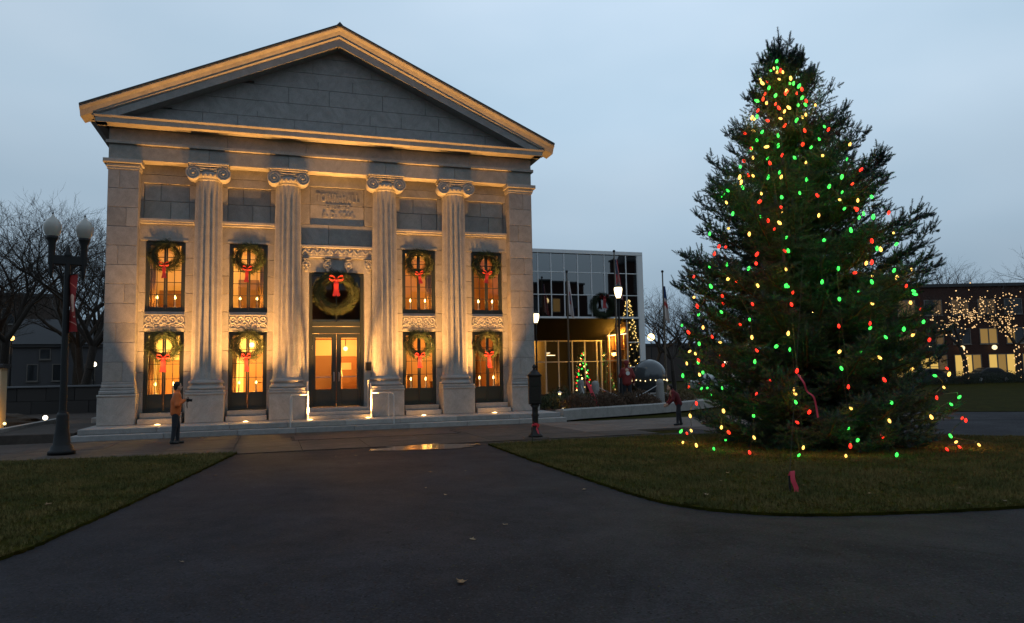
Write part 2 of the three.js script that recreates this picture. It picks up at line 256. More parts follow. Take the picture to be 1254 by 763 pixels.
// facing blocks of the wall, course by course
const wall = sub('front_wall', hall);
function ashlar(x0, x1, y0, y1, z, parent = wall, holes = HOLES) {
  let spans = [[x0, x1]];
  for (const h of holes) if (h[2] < y1 - 1e-6 && h[3] > y0 + 1e-6) spans = spans.flatMap(([a, b]) => h[1] <= a || h[0] >= b ? [[a, b]] : [[a, Math.max(a, h[0])], [Math.min(b, h[1]), b]].filter(([p, q]) => q - p > 0.02));
  for (const [a, b] of spans) part('granite_block', block(a + 0.006, b - 0.006, y0 + 0.006, y1 - 0.006, -0.26, z + rr(-0.003, 0.003, sr), 0.006), stone(), parent);
}
const segs = [[-6.6, -5.746, -4.377], [-4.377, -3.056, -1.729], [1.729, 3.056, 4.377], [4.377, 5.746, 6.6]];
for (const [a, m, b] of segs) {
  const courses = [0.33, 0.68, 1.36, 2.05, 2.75, 3.42, 4.11, 4.75, 5.38, 5.98, 6.54];
  for (let i = 0; i < courses.length - 1; i++) if (i !== 5) ashlar(a, b, courses[i], courses[i + 1], 0);
  ashlar(a, b, 6.54, 7.13, 0.0);
  // jambs either side of the carved panel, and the panel
  for (const [p, q] of [[a, m - 0.64], [m + 0.64, b]]) ashlar(p, q, 3.42, 4.11, 0);
  const sp = sub('spandrel', hall);
  part('panel', block(m - 0.637, m + 0.637, 3.424, 4.106, -0.24, -0.02), M.graniteB, sp);
  const ring = []; for (let k = 0; k < 5; k++) {
    const x = m - 0.5 + k * 0.25;
    ring.push(new THREE.TorusGeometry(0.105, 0.02, 6, 20).translate(x, 3.83, -0.012));
    ring.push(new THREE.TorusGeometry(0.15, 0.022, 6, 16, Math.PI).translate(x, 3.56, -0.012), new THREE.TorusGeometry(0.075, 0.018, 6, 12, Math.PI).translate(x, 3.56, -0.012), new THREE.SphereGeometry(0.03, 8, 6).translate(x, 3.83, -0.012));
    if (k < 4) ring.push(new THREE.TorusGeometry(0.1, 0.02, 6, 14, Math.PI).rotateZ(Math.PI).translate(x + 0.125, 3.76, -0.012));
  }
  part('carving', merge(ring), M.graniteB, sp);
  part('fillet', merge([plainBox(m - 0.6, m + 0.6, 3.50, 3.53, -0.03, 0.015), plainBox(m - 0.6, m + 0.6, 3.98, 4.01, -0.03, 0.012)]), M.graniteB, sp);
  // lintel moulding, string course and the sunk panel above
  part('lintel', block(m - 0.7, m + 0.7, 6.545, 6.62, -0.05, 0.014), M.graniteB, hall);
  part('string_course', merge([block(a + 0.02, b - 0.02, 7.13, 7.2, -0.2, 0.085, 0.012), block(a + 0.02, b - 0.02, 7.2, 7.31, -0.2, 0.125, 0.015)]), M.graniteB, hall);
  const hole = [[m - 0.72, m + 0.72, 7.31, 8.55]];
  for (const [y0, y1] of [[7.31, 7.95], [7.95, 8.55]]) ashlar(a, b, y0, y1, 0, wall, hole);
  for (const [y0, y1, x] of [[7.31, 7.95, 0.12], [7.95, 8.55, -0.2]]) { ashlar(m - 0.72, m + x, y0, y1, -0.07, wall, []); ashlar(m + x, m + 0.72, y0, y1, -0.07, wall, []); }
  ashlar(a, b, 8.55, 8.86, 0); ashlar(a, b, 8.86, 9.22, 0);
}
// centre bay: casing, hood with carving, sunk inscription panel
for (const [p, q] of [[-1.729, -0.975], [0.975, 1.729]]) for (const [y0, y1] of [[0.33, 1.36], [1.36, 2.4], [2.4, 3.42], [3.42, 4.5], [4.5, 5.59]]) ashlar(p, q, y0, y1, 0);
ashlar(-1.729, 1.729, 5.59, 6.1, 0); ashlar(-1.729, 0.1, 6.1, 6.62, 0); ashlar(0.1, 1.729, 6.1, 6.62, 0);
ashlar(-1.729, -0.3, 6.62, 7.36, 0); ashlar(-0.3, 1.729, 6.62, 7.36, 0);
for (const [y0, y1] of [[7.36, 8.1], [8.1, 8.77]]) { ashlar(-1.729, -0.96, y0, y1, 0); ashlar(1.0, 1.729, y0, y1, 0); ashlar(-0.96, 1.0, y0, y1, -0.06); }
ashlar(-1.729, 1.729, 8.77, 9.22, 0);
for (const s of [-1, 1]) part('door_casing', block(s > 0 ? 0.985 : -1.25, s > 0 ? 1.25 : -0.985, 0.34, 6.1, -0.1, 0.07, 0.02), M.graniteB, hall);
{
  const hood = sub('door_hood', hall);
  part('cornice', merge([block(-1.25, 1.31, 6.11, 6.2, -0.05, 0.085), block(-1.27, 1.33, 6.2, 6.47, -0.05, 0.1), block(-1.31, 1.37, 6.47, 6.58, -0.05, 0.15, 0.02)]), M.graniteB, hood);
  const leafs = []; for (let k = 0; k < 18; k++) {
    const x = -1.2 + k * 0.145;
    leafs.push(new THREE.SphereGeometry(0.05, 8, 6).scale(0.7, 1.7, 0.5).rotateZ(k % 2 ? 0.5 : -0.5).translate(x, 6.34, 0.105), new THREE.TorusGeometry(0.045, 0.014, 5, 10, Math.PI).rotateZ(k % 2 ? Math.PI : 0).translate(x + 0.07, 6.34, 0.105), new THREE.SphereGeometry(0.028, 6, 5).translate(x + 0.07, 6.43, 0.1), new THREE.SphereGeometry(0.028, 6, 5).translate(x, 6.235, 0.1));
  }
  part('carving', merge(leafs), M.graniteB, hood);
  for (const x of [-1.09, -0.33, 0.41, 1.14]) {
    const l = [new THREE.TorusGeometry(0.13, 0.028, 6, 18).translate(0, 0, 0.03), new THREE.SphereGeometry(0.06, 10, 8).scale(1, 1, 0.7).translate(0, 0, 0.04)];
    for (let k = 0; k < 6; k++) l.push(new THREE.SphereGeometry(0.045, 8, 6).scale(1, 1, 0.6).translate(0.085 * Math.cos(k * 1.047), 0.085 * Math.sin(k * 1.047), 0.03));
    l.push(new THREE.SphereGeometry(0.07, 8, 6).scale(0.9, 1.2, 0.5).translate(0, -0.2, 0.03), new THREE.BoxGeometry(0.2, 0.05, 0.1).translate(0, 0.19, 0.04));
    part('rosette', merge(l).translate(x, 5.86, 0.02 + (Math.abs(x) > 1 ? 0.05 : 0)), M.graniteB, hood);
  }
  const font = await new FontLoader().loadAsync('fonts/droid/droid_sans_bold.typeface.json');
  const ins = sub('inscription', hall);
  for (const [s, y0, h, x0, x1] of [['TOWN\u00b7HALL', 8.245, 0.3, -0.75, 0.8], ['ERECTED', 7.97, 0.17, -0.4, 0.48], ['A. D. 1844.', 7.645, 0.215, -0.54, 0.64]]) {
    const g = new TextGeometry(s, { font, size: h, depth: 0.028, curveSegments: 4, bevelEnabled: false }); g.computeBoundingBox(); const b = g.boundingBox;
    g.translate(-b.min.x, 0, 0).scale((x1 - x0) / (b.max.x - b.min.x), 1, 1).translate(x0 + 0.02, y0, -0.066); g.clearGroups();
    part('lettering', uvm(g), M.graniteC, ins, 'raised stone letters reading ' + s.replace('\u00b7', ' '));
  }
}
// door and bay steps
{
  const st = sub('entrance_steps', hall);
  for (const [y0, y1, z] of [[PLAT, 0.45, 1.3], [0.45, 0.565, 1.0], [0.565, 0.68, 0.7]]) part('step', block(-1.12, 1.12, y0 + 0.002, y1, -0.3, z, 0.012), stone(), st);
  BAYS.forEach((x) => { const b = sub('bay_steps', hall); for (const [y0, y1, z, w] of [[PLAT, 0.5, 0.74, 0.66], [0.5, 0.675, 0.42, 0.64]]) part('step', block(x - w, x + w, y0 + 0.002, y1, -0.3, z, 0.012), stone(), b); });
}
// corner piers
for (const s of [-1, 1]) {
  const g = sub('pier', hall), X = (a, b) => s > 0 ? [a, b] : [-b, -a];
  part('pedestal', block(...X(6.484, 7.609), PLAT + 0.002, 1.25, -0.3, 0.64, 0.015), M.graniteB, g);
  part('pedestal_cap', block(...X(6.47, 7.625), 1.25, 1.326, -0.3, 0.66, 0.02), M.graniteB, g);
  part('base_moulding', merge([block(...X(6.5, 7.58), 1.33, 1.46, -0.3, 0.58, 0.04), block(...X(6.52, 7.555), 1.46, 1.54, -0.3, 0.53, 0.02), block(...X(6.54, 7.53), 1.54, 1.66, -0.3, 0.505, 0.04), block(...X(6.55, 7.515), 1.66, 1.74, -0.3, 0.485, 0.012)]), M.granite, g);
  const n = 11; for (let i = 0; i < n; i++) { const y0 = 1.74 + (8.86 - 1.74) * i / n, y1 = 1.74 + (8.86 - 1.74) * (i + 1) / n; if (i % 2) part('granite_block', block(...X(6.563, 7.5), y0 + 0.004, y1 - 0.004, -0.3, 0.467, 0.008), stone(), g); else { const m = 6.563 + (i % 4 ? 0.58 : 0.36); part('granite_block', block(...X(6.563, m - 0.003), y0 + 0.004, y1 - 0.004, -0.3, 0.467, 0.008), stone(), g); part('granite_block', block(...X(m + 0.003, 7.5), y0 + 0.004, y1 - 0.004, -0.3, 0.466, 0.008), stone(), g); } }
  part('core', plainBox(...X(6.6, 7.47), 1.7, 8.9, -0.28, 0.44), M.mortar, g);
  part('capital', merge([block(...X(6.54, 7.53), 8.86, 8.93, -0.3, 0.5), block(...X(6.52, 7.56), 8.93, 9.05, -0.3, 0.54, 0.04), block(...X(6.46, 7.64), 9.05, 9.19, -0.3, 0.62, 0.02)]), M.graniteB, g);
}
// fluted engaged columns with scrolled capitals
function fluted(y0, y1, r0, r1) {
  const rows = 14, fl = 16, per = 8, n = fl * per, v = [], idx = [];
  for (let j = 0; j <= rows; j++) {
    const t = j / rows, r = r0 + (r1 - r0) * Math.pow(t, 1.4), ends = Math.min(1, Math.min(t, 1 - t) * 40);
    for (let i = 0; i < n; i++) { const k = i % per, d = k === 0 ? 0 : Math.sin(Math.PI * (k - 0.5) / (per - 1)) * 0.078 * ends, a = i / n * 2 * Math.PI; v.push(Math.cos(a) * (r - d), y0 + (y1 - y0) * t, Math.sin(a) * (r - d)); }
  }
  for (let j = 0; j < rows; j++) for (let i = 0; i < n; i++) { const a = j * n + i, b = j * n + (i + 1) % n; idx.push(a, a + n, b, b, a + n, b + n); }
  const g = new THREE.BufferGeometry(); g.setAttribute('position', new THREE.Float32BufferAttribute(v, 3)); g.setIndex(idx); const c = toCreasedNormals(g, 0.5); const nn = c.attributes.normal; const u = uvm(c); u.setAttribute('normal', nn); return u;
}
const shaftGeo = fluted(1.76, 8.62, 0.495, 0.435);
const baseGeo = merge([block(-0.6, 0.6, 1.33, 1.42, -0.5, 0.6, 0.015), lathe([[0.3, 1.42], [0.575, 1.42], [0.6, 1.455], [0.6, 1.49], [0.575, 1.53], [0.54, 1.54], [0.525, 1.585], [0.535, 1.62], [0.56, 1.63], [0.575, 1.665], [0.56, 1.7], [0.53, 1.715], [0.515, 1.76], [0.3, 1.765]], 32)]);
const volute = (() => {
  const l = [new THREE.CylinderGeometry(0.225, 0.225, 0.5, 24).rotateX(Math.PI / 2)], sp = [];
  for (let i = 0; i <= 60; i++) { const t = i / 60, a = t * 2.4 * 2 * Math.PI, r = 0.215 * Math.pow(1 - t, 0.85) + 0.03; sp.push(V(Math.cos(a + 1.57) * r, Math.sin(a + 1.57) * r, 0.25)); }
  l.push(tube(sp, 0.022, 6, 90), new THREE.SphereGeometry(0.05, 10, 8).translate(0, 0, 0.25)); return merge(l);
})();
const capGeo = (() => {
  const l = [];
  for (const s of [-1, 1]) { const v = volute.clone(); if (s > 0) { v.scale(-1, 1, 1); for (let i = 0; i < v.attributes.position.count; i += 3) for (const k of ['position', 'normal', 'uv']) { const a = v.attributes[k], n = a.itemSize; for (let c = 0; c < n; c++) { const t = a.array[i * n + c]; a.array[i * n + c] = a.array[(i + 1) * n + c]; a.array[(i + 1) * n + c] = t; } } } l.push(v.translate(s * 0.48, 8.83, 0.28)); }
  l.push(block(-0.5, 0.5, 8.9, 9.06, -0.2, 0.5, 0.03));
  const sag = []; for (let i = 0; i <= 10; i++) sag.push(V(-0.42 + i * 0.084, 9.05 - 0.06 * Math.sin(i / 10 * Math.PI), 0.51)); l.push(tube(sag, 0.025, 6, 20));
  l.push(lathe([[0.3, 8.6], [0.44, 8.6], [0.46, 8.63], [0.45, 8.67], [0.47, 8.69], [0.53, 8.78], [0.54, 8.84], [0.5, 8.9], [0.3, 8.9]], 32));
  for (let k = 0; k < 9; k++) { const a = Math.PI / 2 + (k - 4) * 0.3; l.push(new THREE.SphereGeometry(0.05, 8, 6).scale(1, 1.5, 0.8).translate(Math.cos(a) * 0.52, 8.77, Math.sin(a) * 0.52)); }
  l.push(block(-0.62, 0.62, 9.06, 9.13, -0.4, 0.56, 0.025), block(-0.66, 0.66, 9.13, 9.196, -0.4, 0.6, 0.012)); return merge(l);
})();
for (const x of [-4.377, -1.729, 1.729, 4.377]) {
  const g = sub('column', hall, [x, 0, 0]);
  part('pedestal', merge([block(-0.6, 0.6, PLAT + 0.002, 1.25, -0.2, 0.8, 0.015), block(-0.62, 0.62, 1.25, 1.328, -0.2, 0.82, 0.02)]), M.graniteB, g);
  part('base', baseGeo, M.granite, g).position.z = 0.2;
  part('shaft', shaftGeo, M.graniteB, g).position.z = 0.2;
  part('capital', capGeo, M.granite, g).position.z = 0.2;
}
// entablature and pediment
{
  const cuts = [-7.5, -4.377, -1.729, 1.729, 4.377, 7.5];
  const ar = sub('architrave', hall), fr = sub('frieze', hall);
  for (let i = 0; i < 5; i++) {
    part('granite_block', block(cuts[i] + 0.003, cuts[i + 1] - 0.003, 9.2, 9.72, -0.24, 0.47 + rr(-0.002, 0.002, sr), 0.01), stone(), ar);
    part('granite_block', block(cuts[i] + 0.6 * (i > 0) + 0.003, cuts[i + 1] + 0.6 * (i < 4) - 0.003, 9.83, 10.34, -0.24, 0.47 + rr(-0.002, 0.002, sr), 0.008), stone(), fr);
  }
  part('taenia', block(-7.58, 7.58, 9.72, 9.83, -0.3, 0.56, 0.012), M.graniteB, hall);
  part('bed_moulding', merge([block(-7.6, 7.6, 10.28, 10.35, -0.3, 0.58, 0.02)]), M.graniteB, hall);
  // horizontal cornice
  const cs = [-7.83, -5.2, -2.6, 0, 2.6, 5.2, 7.83], co = sub('cornice', hall);
  for (let i = 0; i < 6; i++) part('cornice_stone', block(cs[i] + 0.002, cs[i + 1] - 0.002, 10.28, 10.445, 0.60, 0.97, 0.01), stone(), co);
  for (let i = 0; i < 6; i++) part('cornice_stone', block(cs[i] + 0.002, cs[i + 1] - 0.002, 10.35, 10.46, -0.3, 0.598, 0.004), stone(), co);
  part('cornice_fillet', loft([[-7.87, 10.465, -0.2], [-7.87, 10.45, 0.975], [-7.87, 10.51, 1.02], [-7.87, 10.53, 1.02], [-7.87, 10.54, -0.2]], [[7.87, 10.465, -0.2], [7.87, 10.45, 0.975], [7.87, 10.51, 1.02], [7.87, 10.53, 1.02], [7.87, 10.54, -0.2]]), M.graniteB, hall);
  // tympanum of coursed blocks
  const ty = sub('tympanum', hall), slope = (14.36 - 10.78) / 7.95, top = (x) => 14.15 - Math.abs(x) * slope;
  const r = rng(77); for (let j = 0; j < 6; j++) {
    const y0 = 10.49 + j * 0.6, y1 = y0 + 0.586, e = (14.15 - y0) / slope; let x = -e; const edges = [x]; let w = j % 2 ? 1.2 : 1.9; while (x + w < e - 0.6) { x += w; edges.push(x); w = rr(1.1, 2.3, r); } edges.push(e);
    for (let i = 0; i < edges.length - 1; i++) {
      const a = edges[i] + 0.007, b = edges[i + 1] - 0.007, P = [[a, y0]]; P.push([b, y0]); const tb = Math.min(y1, top(b)), ta = Math.min(y1, top(a)); if (tb > y0 + 0.01) P.push([b, tb]);
      if (a < 0 && b > 0 && y1 > 14.15) P.push([0, 14.15]); const xr = (14.15 - y1) / slope; if (y1 < 14.15) { if (tb < y1 && xr > a) P.push([xr, y1]); if (ta < y1 && -xr < b) P.push([-xr, y1]); } if (ta > y0 + 0.01) P.push([a, ta]);
      if (P.length < 3) continue; const zf = 0.42 + rr(-0.004, 0.004, r); part('granite_block', loft(P.map(([x, y]) => [x, y, 0.1]), P.map(([x, y]) => [x, y, zf])), M.graniteC, ty);
    }
  }
  part('tympanum_backing', loft([[-7.6, 10.45, 0.0], [7.6, 10.45, 0.0], [0, 14.1, 0.0]], [[-7.6, 10.45, 0.35], [7.6, 10.45, 0.35], [0, 14.1, 0.35]]), M.mortar, hall);
  // raking cornices: vertical offsets of the profile, the same at eave and ridge
  const XE = 8.25, YE = 10.66, YA = 14.42;
  const rake = (prof, s, name, mat, XS = XE) => part(name, loft(prof.map(([v, z]) => [s * XS, YE + (XE - XS) * (YA - YE) / XE + v, z]), prof.map(([v, z]) => [0, YA + v, z])), mat, hall);
  for (const s of [-1, 1]) {
    const k = s > 0 ? 'raking_cornice' : 'raking_cornice';
    const g = [[[-0.62, 0.3], [-0.62, 0.95], [-0.345, 0.95], [-0.345, 0.3]], [[-0.34, 0.3], [-0.34, 0.97], [-0.29, 1.02], [-0.27, 1.02], [-0.27, 0.3]], [[-0.265, 0.3], [-0.265, 0.99], [-0.2, 1.03], [-0.1, 1.09], [-0.03, 1.18], [0.0, 1.2], [0.03, 1.2], [0.03, 0.3]]];
    rake(g[0], s, k, M.graniteC, 7.18); rake(g[1], s, 'raking_fillet', M.graniteB, 7.78);
    { const T = [[7.185, 10.545], [7.185, 10.79], [7.74, 10.545]].map(([x, y]) => [s * x, y]); part('raking_cornice_end', loft(T.map(([x, y]) => [x, y, 0.3]), T.map(([x, y]) => [x, y, 0.949])), M.graniteC, hall); } rake(g[2], s, 'gutter_moulding', M.graniteB);
    rake([[0.035, -21], [0.035, 1.24], [0.10, 1.24], [0.10, -21]], s, 'roof_slope', M.roof);
    const X = (a, b) => s > 0 ? [a, b] : [-b, -a];
    part('eave', merge([plainBox(...X(7.5, 7.83), 10.28, 10.46, -20.6, 0.95), loft([[s * 7.5, 10.47, -20.6], [s * 7.86, 10.47, -20.6], [s * 8.24, 10.66, -20.6], [s * 8.24, 10.69, -20.6], [s * 7.5, 10.94, -20.6]], [[s * 7.5, 10.47, 0.95], [s * 7.86, 10.47, 0.95], [s * 8.24, 10.66, 0.95], [s * 8.24, 10.69, 0.95], [s * 7.5, 10.94, 0.95]])]), M.graniteC, hall);
    part('side_wall', plainBox(...X(7.02, 7.49), 0, 10.4, -20.4, -0.3), M.graniteC, hall);
  }
  part('ridge_cap', loft([[-0.16, 14.41, -21], [0, 14.59, -21], [0.16, 14.41, -21]], [[-0.16, 14.41, 1.25], [0, 14.59, 1.25], [0.16, 14.41, 1.25]]), M.roof, hall);
  part('rear_wall', plainBox(-7.49, 7.49, 0, 10.9, -20.8, -20.4), M.graniteC, hall);
  part('rear_gable', loft([[-7.5, 10.9, -20.8], [7.5, 10.9, -20.8], [0, 14.2, -20.8]], [[-7.5, 10.9, -20.5], [7.5, 10.9, -20.5], [0, 14.2, -20.5]]), M.graniteC, hall);
}
// interior rooms
part('ground_floor', plainBox(-7.0, 7.0, 0.4, 0.66, -20.3, -0.5), M.floorWood, hall);
part('upper_floor', plainBox(-7.0, 7.0, 3.6, 3.9, -20.3, -0.51), M.plaster, hall);
part('ceiling', plainBox(-7.0, 7.0, 7.0, 7.2, -20.3, -0.51), M.plaster, hall);
for (const [x, y0, y1, m] of [[-1.85, 0.66, 3.6, M.panelWood], [1.85, 0.66, 3.6, M.panelWood], [-1.85, 3.9, 7, M.plaster], [1.85, 3.9, 7, M.darkRoom]]) part('partition', plainBox(x - 0.07, x + 0.07, y0, y1, -9, -0.52), m, hall);
for (const [x0, x1, y0, y1, z, m] of [[-7, -1.95, 0.66, 3.6, -6.5, M.plaster], [1.95, 7, 0.66, 3.6, -6, M.tanWall], [-1.75, 1.75, 0.66, 3.6, -8.8, M.panelWood], [-7, -1.95, 3.9, 7, -5.5, M.plaster], [1.95, 7, 3.9, 7, -5.5, M.tanWall], [-1.75, 1.75, 3.9, 7, -5, M.darkRoom]]) part('back_partition', plainBox(x0, x1, y0, y1, z - 0.15, z), m, hall);
for (const s of [-1, 1]) part('wall_lining', plainBox(s > 0 ? 6.93 : -7.0, s > 0 ? 7.0 : -6.93, 0.66, 7, -8, -0.52), s > 0 ? M.panelWood : M.plaster, hall);
part('doorway', merge([plainBox(-5.6, -4.5, 0.67, 2.9, -6.48, -6.38), plainBox(-5.75, -5.6, 0.67, 3.0, -6.48, -6.34), plainBox(-4.5, -4.35, 0.67, 3.0, -6.48, -6.34)]), M.panelWood, hall);
part('doorway', merge([plainBox(-3.4, -2.4, 0.67, 2.9, -6.48, -6.38)]), M.panelWood, hall);
part('doorway', merge([plainBox(-0.4, 0.5, 0.67, 2.8, -8.78, -8.7)]), M.darkRoom, hall);
part('counter', merge([plainBox(-1.7, -0.7, 0.67, 1.75, -6.2, -5.6), plainBox(-1.75, -0.65, 1.75, 1.82, -6.25, -5.55)]), M.panelWood, hall);
// furnishings seen through the glass
part('wall_panel', plainBox(-1.74, 1.74, 2.75, 3.55, -8.79, -8.72), M.plaster, hall);
part('picture', merge([plainBox(-1.4, -0.7, 1.7, 2.5, -8.78, -8.7)]), M.darkRoom, hall); part('picture', merge([plainBox(0.8, 1.4, 1.8, 2.45, -8.78, -8.7)]), M.plaster, hall);
part('stair_flight', merge([0, 1, 2, 3, 4, 5, 6, 7].map((k) => plainBox(0.75, 1.74, 0.67, 0.85 + k * 0.18, -6.4 - k * 0.28, -6.13 - k * 0.28))), M.floorWood, hall);
part('stair_rail', merge([rod([0.75, 1.75, -6.2], [0.75, 3.1, -8.4], 0.035), ...[0, 1, 2, 3, 4, 5].map((k) => rod([0.75, 0.9 + k * 0.26, -6.3 - k * 0.4], [0.75, 1.8 + k * 0.25, -6.3 - k * 0.4], 0.018, 0.018, 6))]), M.plaster, hall);
for (const [x, z, w, h, m] of [[-6.2, -6.3, 0.9, 1.9, M.panelWood], [-2.6, -4.6, 0.7, 0.95, M.floorWood], [-5.0, -4.4, 1.5, 0.8, M.floorWood], [3.0, -4.9, 1.3, 1.1, M.floorWood], [5.9, -5.8, 1.2, 2.0, M.darkRoom], [4.6, -3.2, 0.9, 0.8, M.floorWood]]) part('cabinet', merge([block(x - w / 2, x + w / 2, 0.67, 0.67 + h, z - 0.25, z + 0.2, 0.02), block(x - w / 2 - 0.03, x + w / 2 + 0.03, 0.67 + h, 0.71 + h, z - 0.28, z + 0.23, 0.01)]), m, hall);
for (const [x, z, w, h, m] of [[-6.1, -5.3, 1.0, 1.5, M.floorWood], [-3.2, -5.3, 0.8, 2.0, M.darkRoom], [2.9, -5.3, 1.0, 1.4, M.panelWood], [5.6, -5.3, 0.9, 2.1, M.floorWood]]) part('cabinet', block(x - w / 2, x + w / 2, 3.91, 3.91 + h, z - 0.18, z + 0.2, 0.02), m, hall);
for (const [x, y0, y1] of [[-6.3, 0.7, 3.4], [-5.15, 0.7, 3.4], [-3.62, 0.7, 3.4], [2.5, 0.7, 3.4], [6.3, 0.7, 3.4], [-6.3, 4.2, 6.5], [-2.5, 4.2, 6.5], [3.6, 4.2, 6.5], [5.2, 4.2, 6.5]]) { const f = []; for (let k = 0; k < 5; k++) f.push(rod([x - 0.14 + k * 0.07, y0, -0.62 + (k % 2) * 0.03], [x - 0.14 + k * 0.07, y1, -0.62 + (k % 2) * 0.03], 0.04, 0.04, 8)); part('curtain', merge(f), M.darkRoom, hall); }
// lamps in the rooms
const warmGlobe = glow('lit lamp globe', 1, 0.76, 0.34, 3.2);
function roomLamp(x, y, z, I, label, color = 0xffb45a, r = 0.1) {
  const t = thing('pendant_lamp', label, 'lamp', [x, y, z], 0, 'lamps inside the hall');
  part('globe', new THREE.SphereGeometry(r, 16, 12), warmGlobe, t);
  part('stem', rod([0, r * 0.9, 0], [0, 0.45, 0], 0.015), M.darkMetal, t);
  const l = new THREE.PointLight(color, I); l.position.set(0, 0, 0); l.shadow.radius = 6; l.castShadow = true; t.add(l);
}
roomLamp(-5.2, 3.1, -3.2, 66, 'lit globe lamp seen through the leftmost lower window', 0xffc766);
roomLamp(-3.0, 3.1, -3.4, 66, 'lit globe lamp behind the second lower window from left', 0xffc766);
roomLamp(-0.6, 3.05, -5.0, 26, 'lit lamp seen through the left glass of the entrance doors', 0xffb058);
roomLamp(0.95, 3.05, -6.8, 22, 'lit lamp deep behind the right glass of the entrance doors', 0xffb058);
roomLamp(4.4, 3.1, -4.2, 19, 'dim lit lamp behind the right-hand lower windows', 0xffb45a, 0.07);
roomLamp(-4.4, 6.35, -3.4, 18, 'dim lit lamp behind the left-hand upper windows', 0xffb45a, 0.07);
roomLamp(4.4, 6.35, -3.4, 13, 'dim lit lamp behind the right-hand upper windows', 0xffb45a, 0.07);
// windows: frame, two leaves, panes
function windowUnit(name, xc, hw, y0, y1, rows, solidTop) {
  const g = sub(name, hall, [xc, 0, 0]), z = -0.13, f = 0.075, L = [];
  part('frame', merge([block(-hw, -hw + f, y0, y1, z - 0.06, z + 0.05, 0.006), block(hw - f, hw, y0, y1, z - 0.06, z + 0.05, 0.006), block(-hw + f, hw - f, y1 - f, y1, z - 0.06, z + 0.05, 0.006), block(-hw + f, hw - f, y0, y0 + f * 0.8, z - 0.06, z + 0.05, 0.006)]), M.greenFrame, g);
  for (const s of [-1, 1]) {
    const a = s < 0 ? -hw + f : 0.004, b = s < 0 ? -0.004 : hw - f, st = 0.055, gb = rows[0], gt = rows[rows.length - 1];
    const bars = [block(a, a + st, y0 + f * 0.8, y1 - f, z - 0.02, z + 0.025, 0.004), block(b - st, b, y0 + f * 0.8, y1 - f, z - 0.02, z + 0.025, 0.004), block(a + st, b - st, gt, y1 - f, z - 0.02, z + 0.025, 0.004), block(a + st, b - st, y0 + f * 0.8, gb, z - 0.02, z + 0.012, 0.004)];
    const xm = (a + b) / 2; bars.push(plainBox(xm - 0.011, xm + 0.011, gb, gt, z - 0.012, z + 0.012));
    for (let i = 1; i < rows.length - 1; i++) bars.push(plainBox(a + st, b - st, rows[i] - 0.011, rows[i] + 0.011, z - 0.0125, z + 0.0125));
    part('sash', merge(bars), M.greenFrame, g);
    for (let i = 0; i < rows.length - 1; i++) for (const [p, q] of [[a + st, xm - 0.011], [xm + 0.011, b - st]]) { const m = part('pane', new THREE.PlaneGeometry(q - p, rows[i + 1] - rows[i] - 0.022), M.glass, g); m.position.set((p + q) / 2, (rows[i] + rows[i + 1]) / 2, z); m.rotation.set(rr(-0.004, 0.004, sr), rr(-0.006, 0.006, sr), 0); }
  }
  return g;
}
BAYS.forEach((x, i) => { windowUnit('window_door', x, HW[i], 0.68, 3.415, [1.30, 1.81, 2.31, 2.8, 3.29]); windowUnit('window', x, HW[i], 4.115, 6.535, [4.27, 4.70, 5.13, 5.56, 6.0, 6.41]); });
// entrance: transom light and glazed double doors
{
  const g = sub('entrance', hall), z = -0.16;
  part('frame', merge([block(-0.975, -0.86, 0.68, 5.59, z - 0.08, z + 0.06), block(0.86, 0.975, 0.68, 5.59, z - 0.08, z + 0.06), block(-0.86, 0.86, 5.47, 5.59, z - 0.08, z + 0.06), block(-0.86, 0.86, 3.62, 3.8, z - 0.08, z + 0.075), block(-0.86, 0.86, 3.36, 3.6, z - 0.06, z + 0.04), block(-0.02, 0.02, 3.8, 5.47, z - 0.03, z + 0.02)]), M.greenFrame, g);
  for (const s of [-1, 1]) { const m = part('pane', new THREE.PlaneGeometry(0.83, 1.66), M.glass, g); m.position.set(s * 0.44, 4.635, z); }
  for (const s of [-1, 1]) {
    const X = (a, b) => s > 0 ? [a, b] : [-b, -a];
    part('door_leaf', merge([block(...X(0.006, 0.17), 0.70, 3.35, z - 0.03, z + 0.03), block(...X(0.74, 0.855), 0.70, 3.35, z - 0.03, z + 0.03), block(...X(0.17, 0.74), 3.2, 3.35, z - 0.03, z + 0.03), block(...X(0.17, 0.74), 0.70, 1.33, z - 0.03, z + 0.03)]), M.greenFrame, g);
    const m = part('pane', new THREE.PlaneGeometry(0.57, 1.87), M.glass, g); m.position.set(s * 0.455, 2.265, z);
    part('push_bar', rod([s * 0.18, 1.77, z - 0.06], [s * 0.73, 1.77, z - 0.06], 0.018), M.rail, g);
    part('door_handle', merge([tube([[s * 0.09, 1.62, z + 0.03], [s * 0.09, 1.64, z + 0.09], [s * 0.09, 1.92, z + 0.09], [s * 0.09, 1.94, z + 0.03]], 0.014, 6)]), M.rail, g);
  }
  part('name_plaque', block(1.02, 1.24, 1.98, 2.28, 0.07, 0.10), M.darkMetal, hall);
}
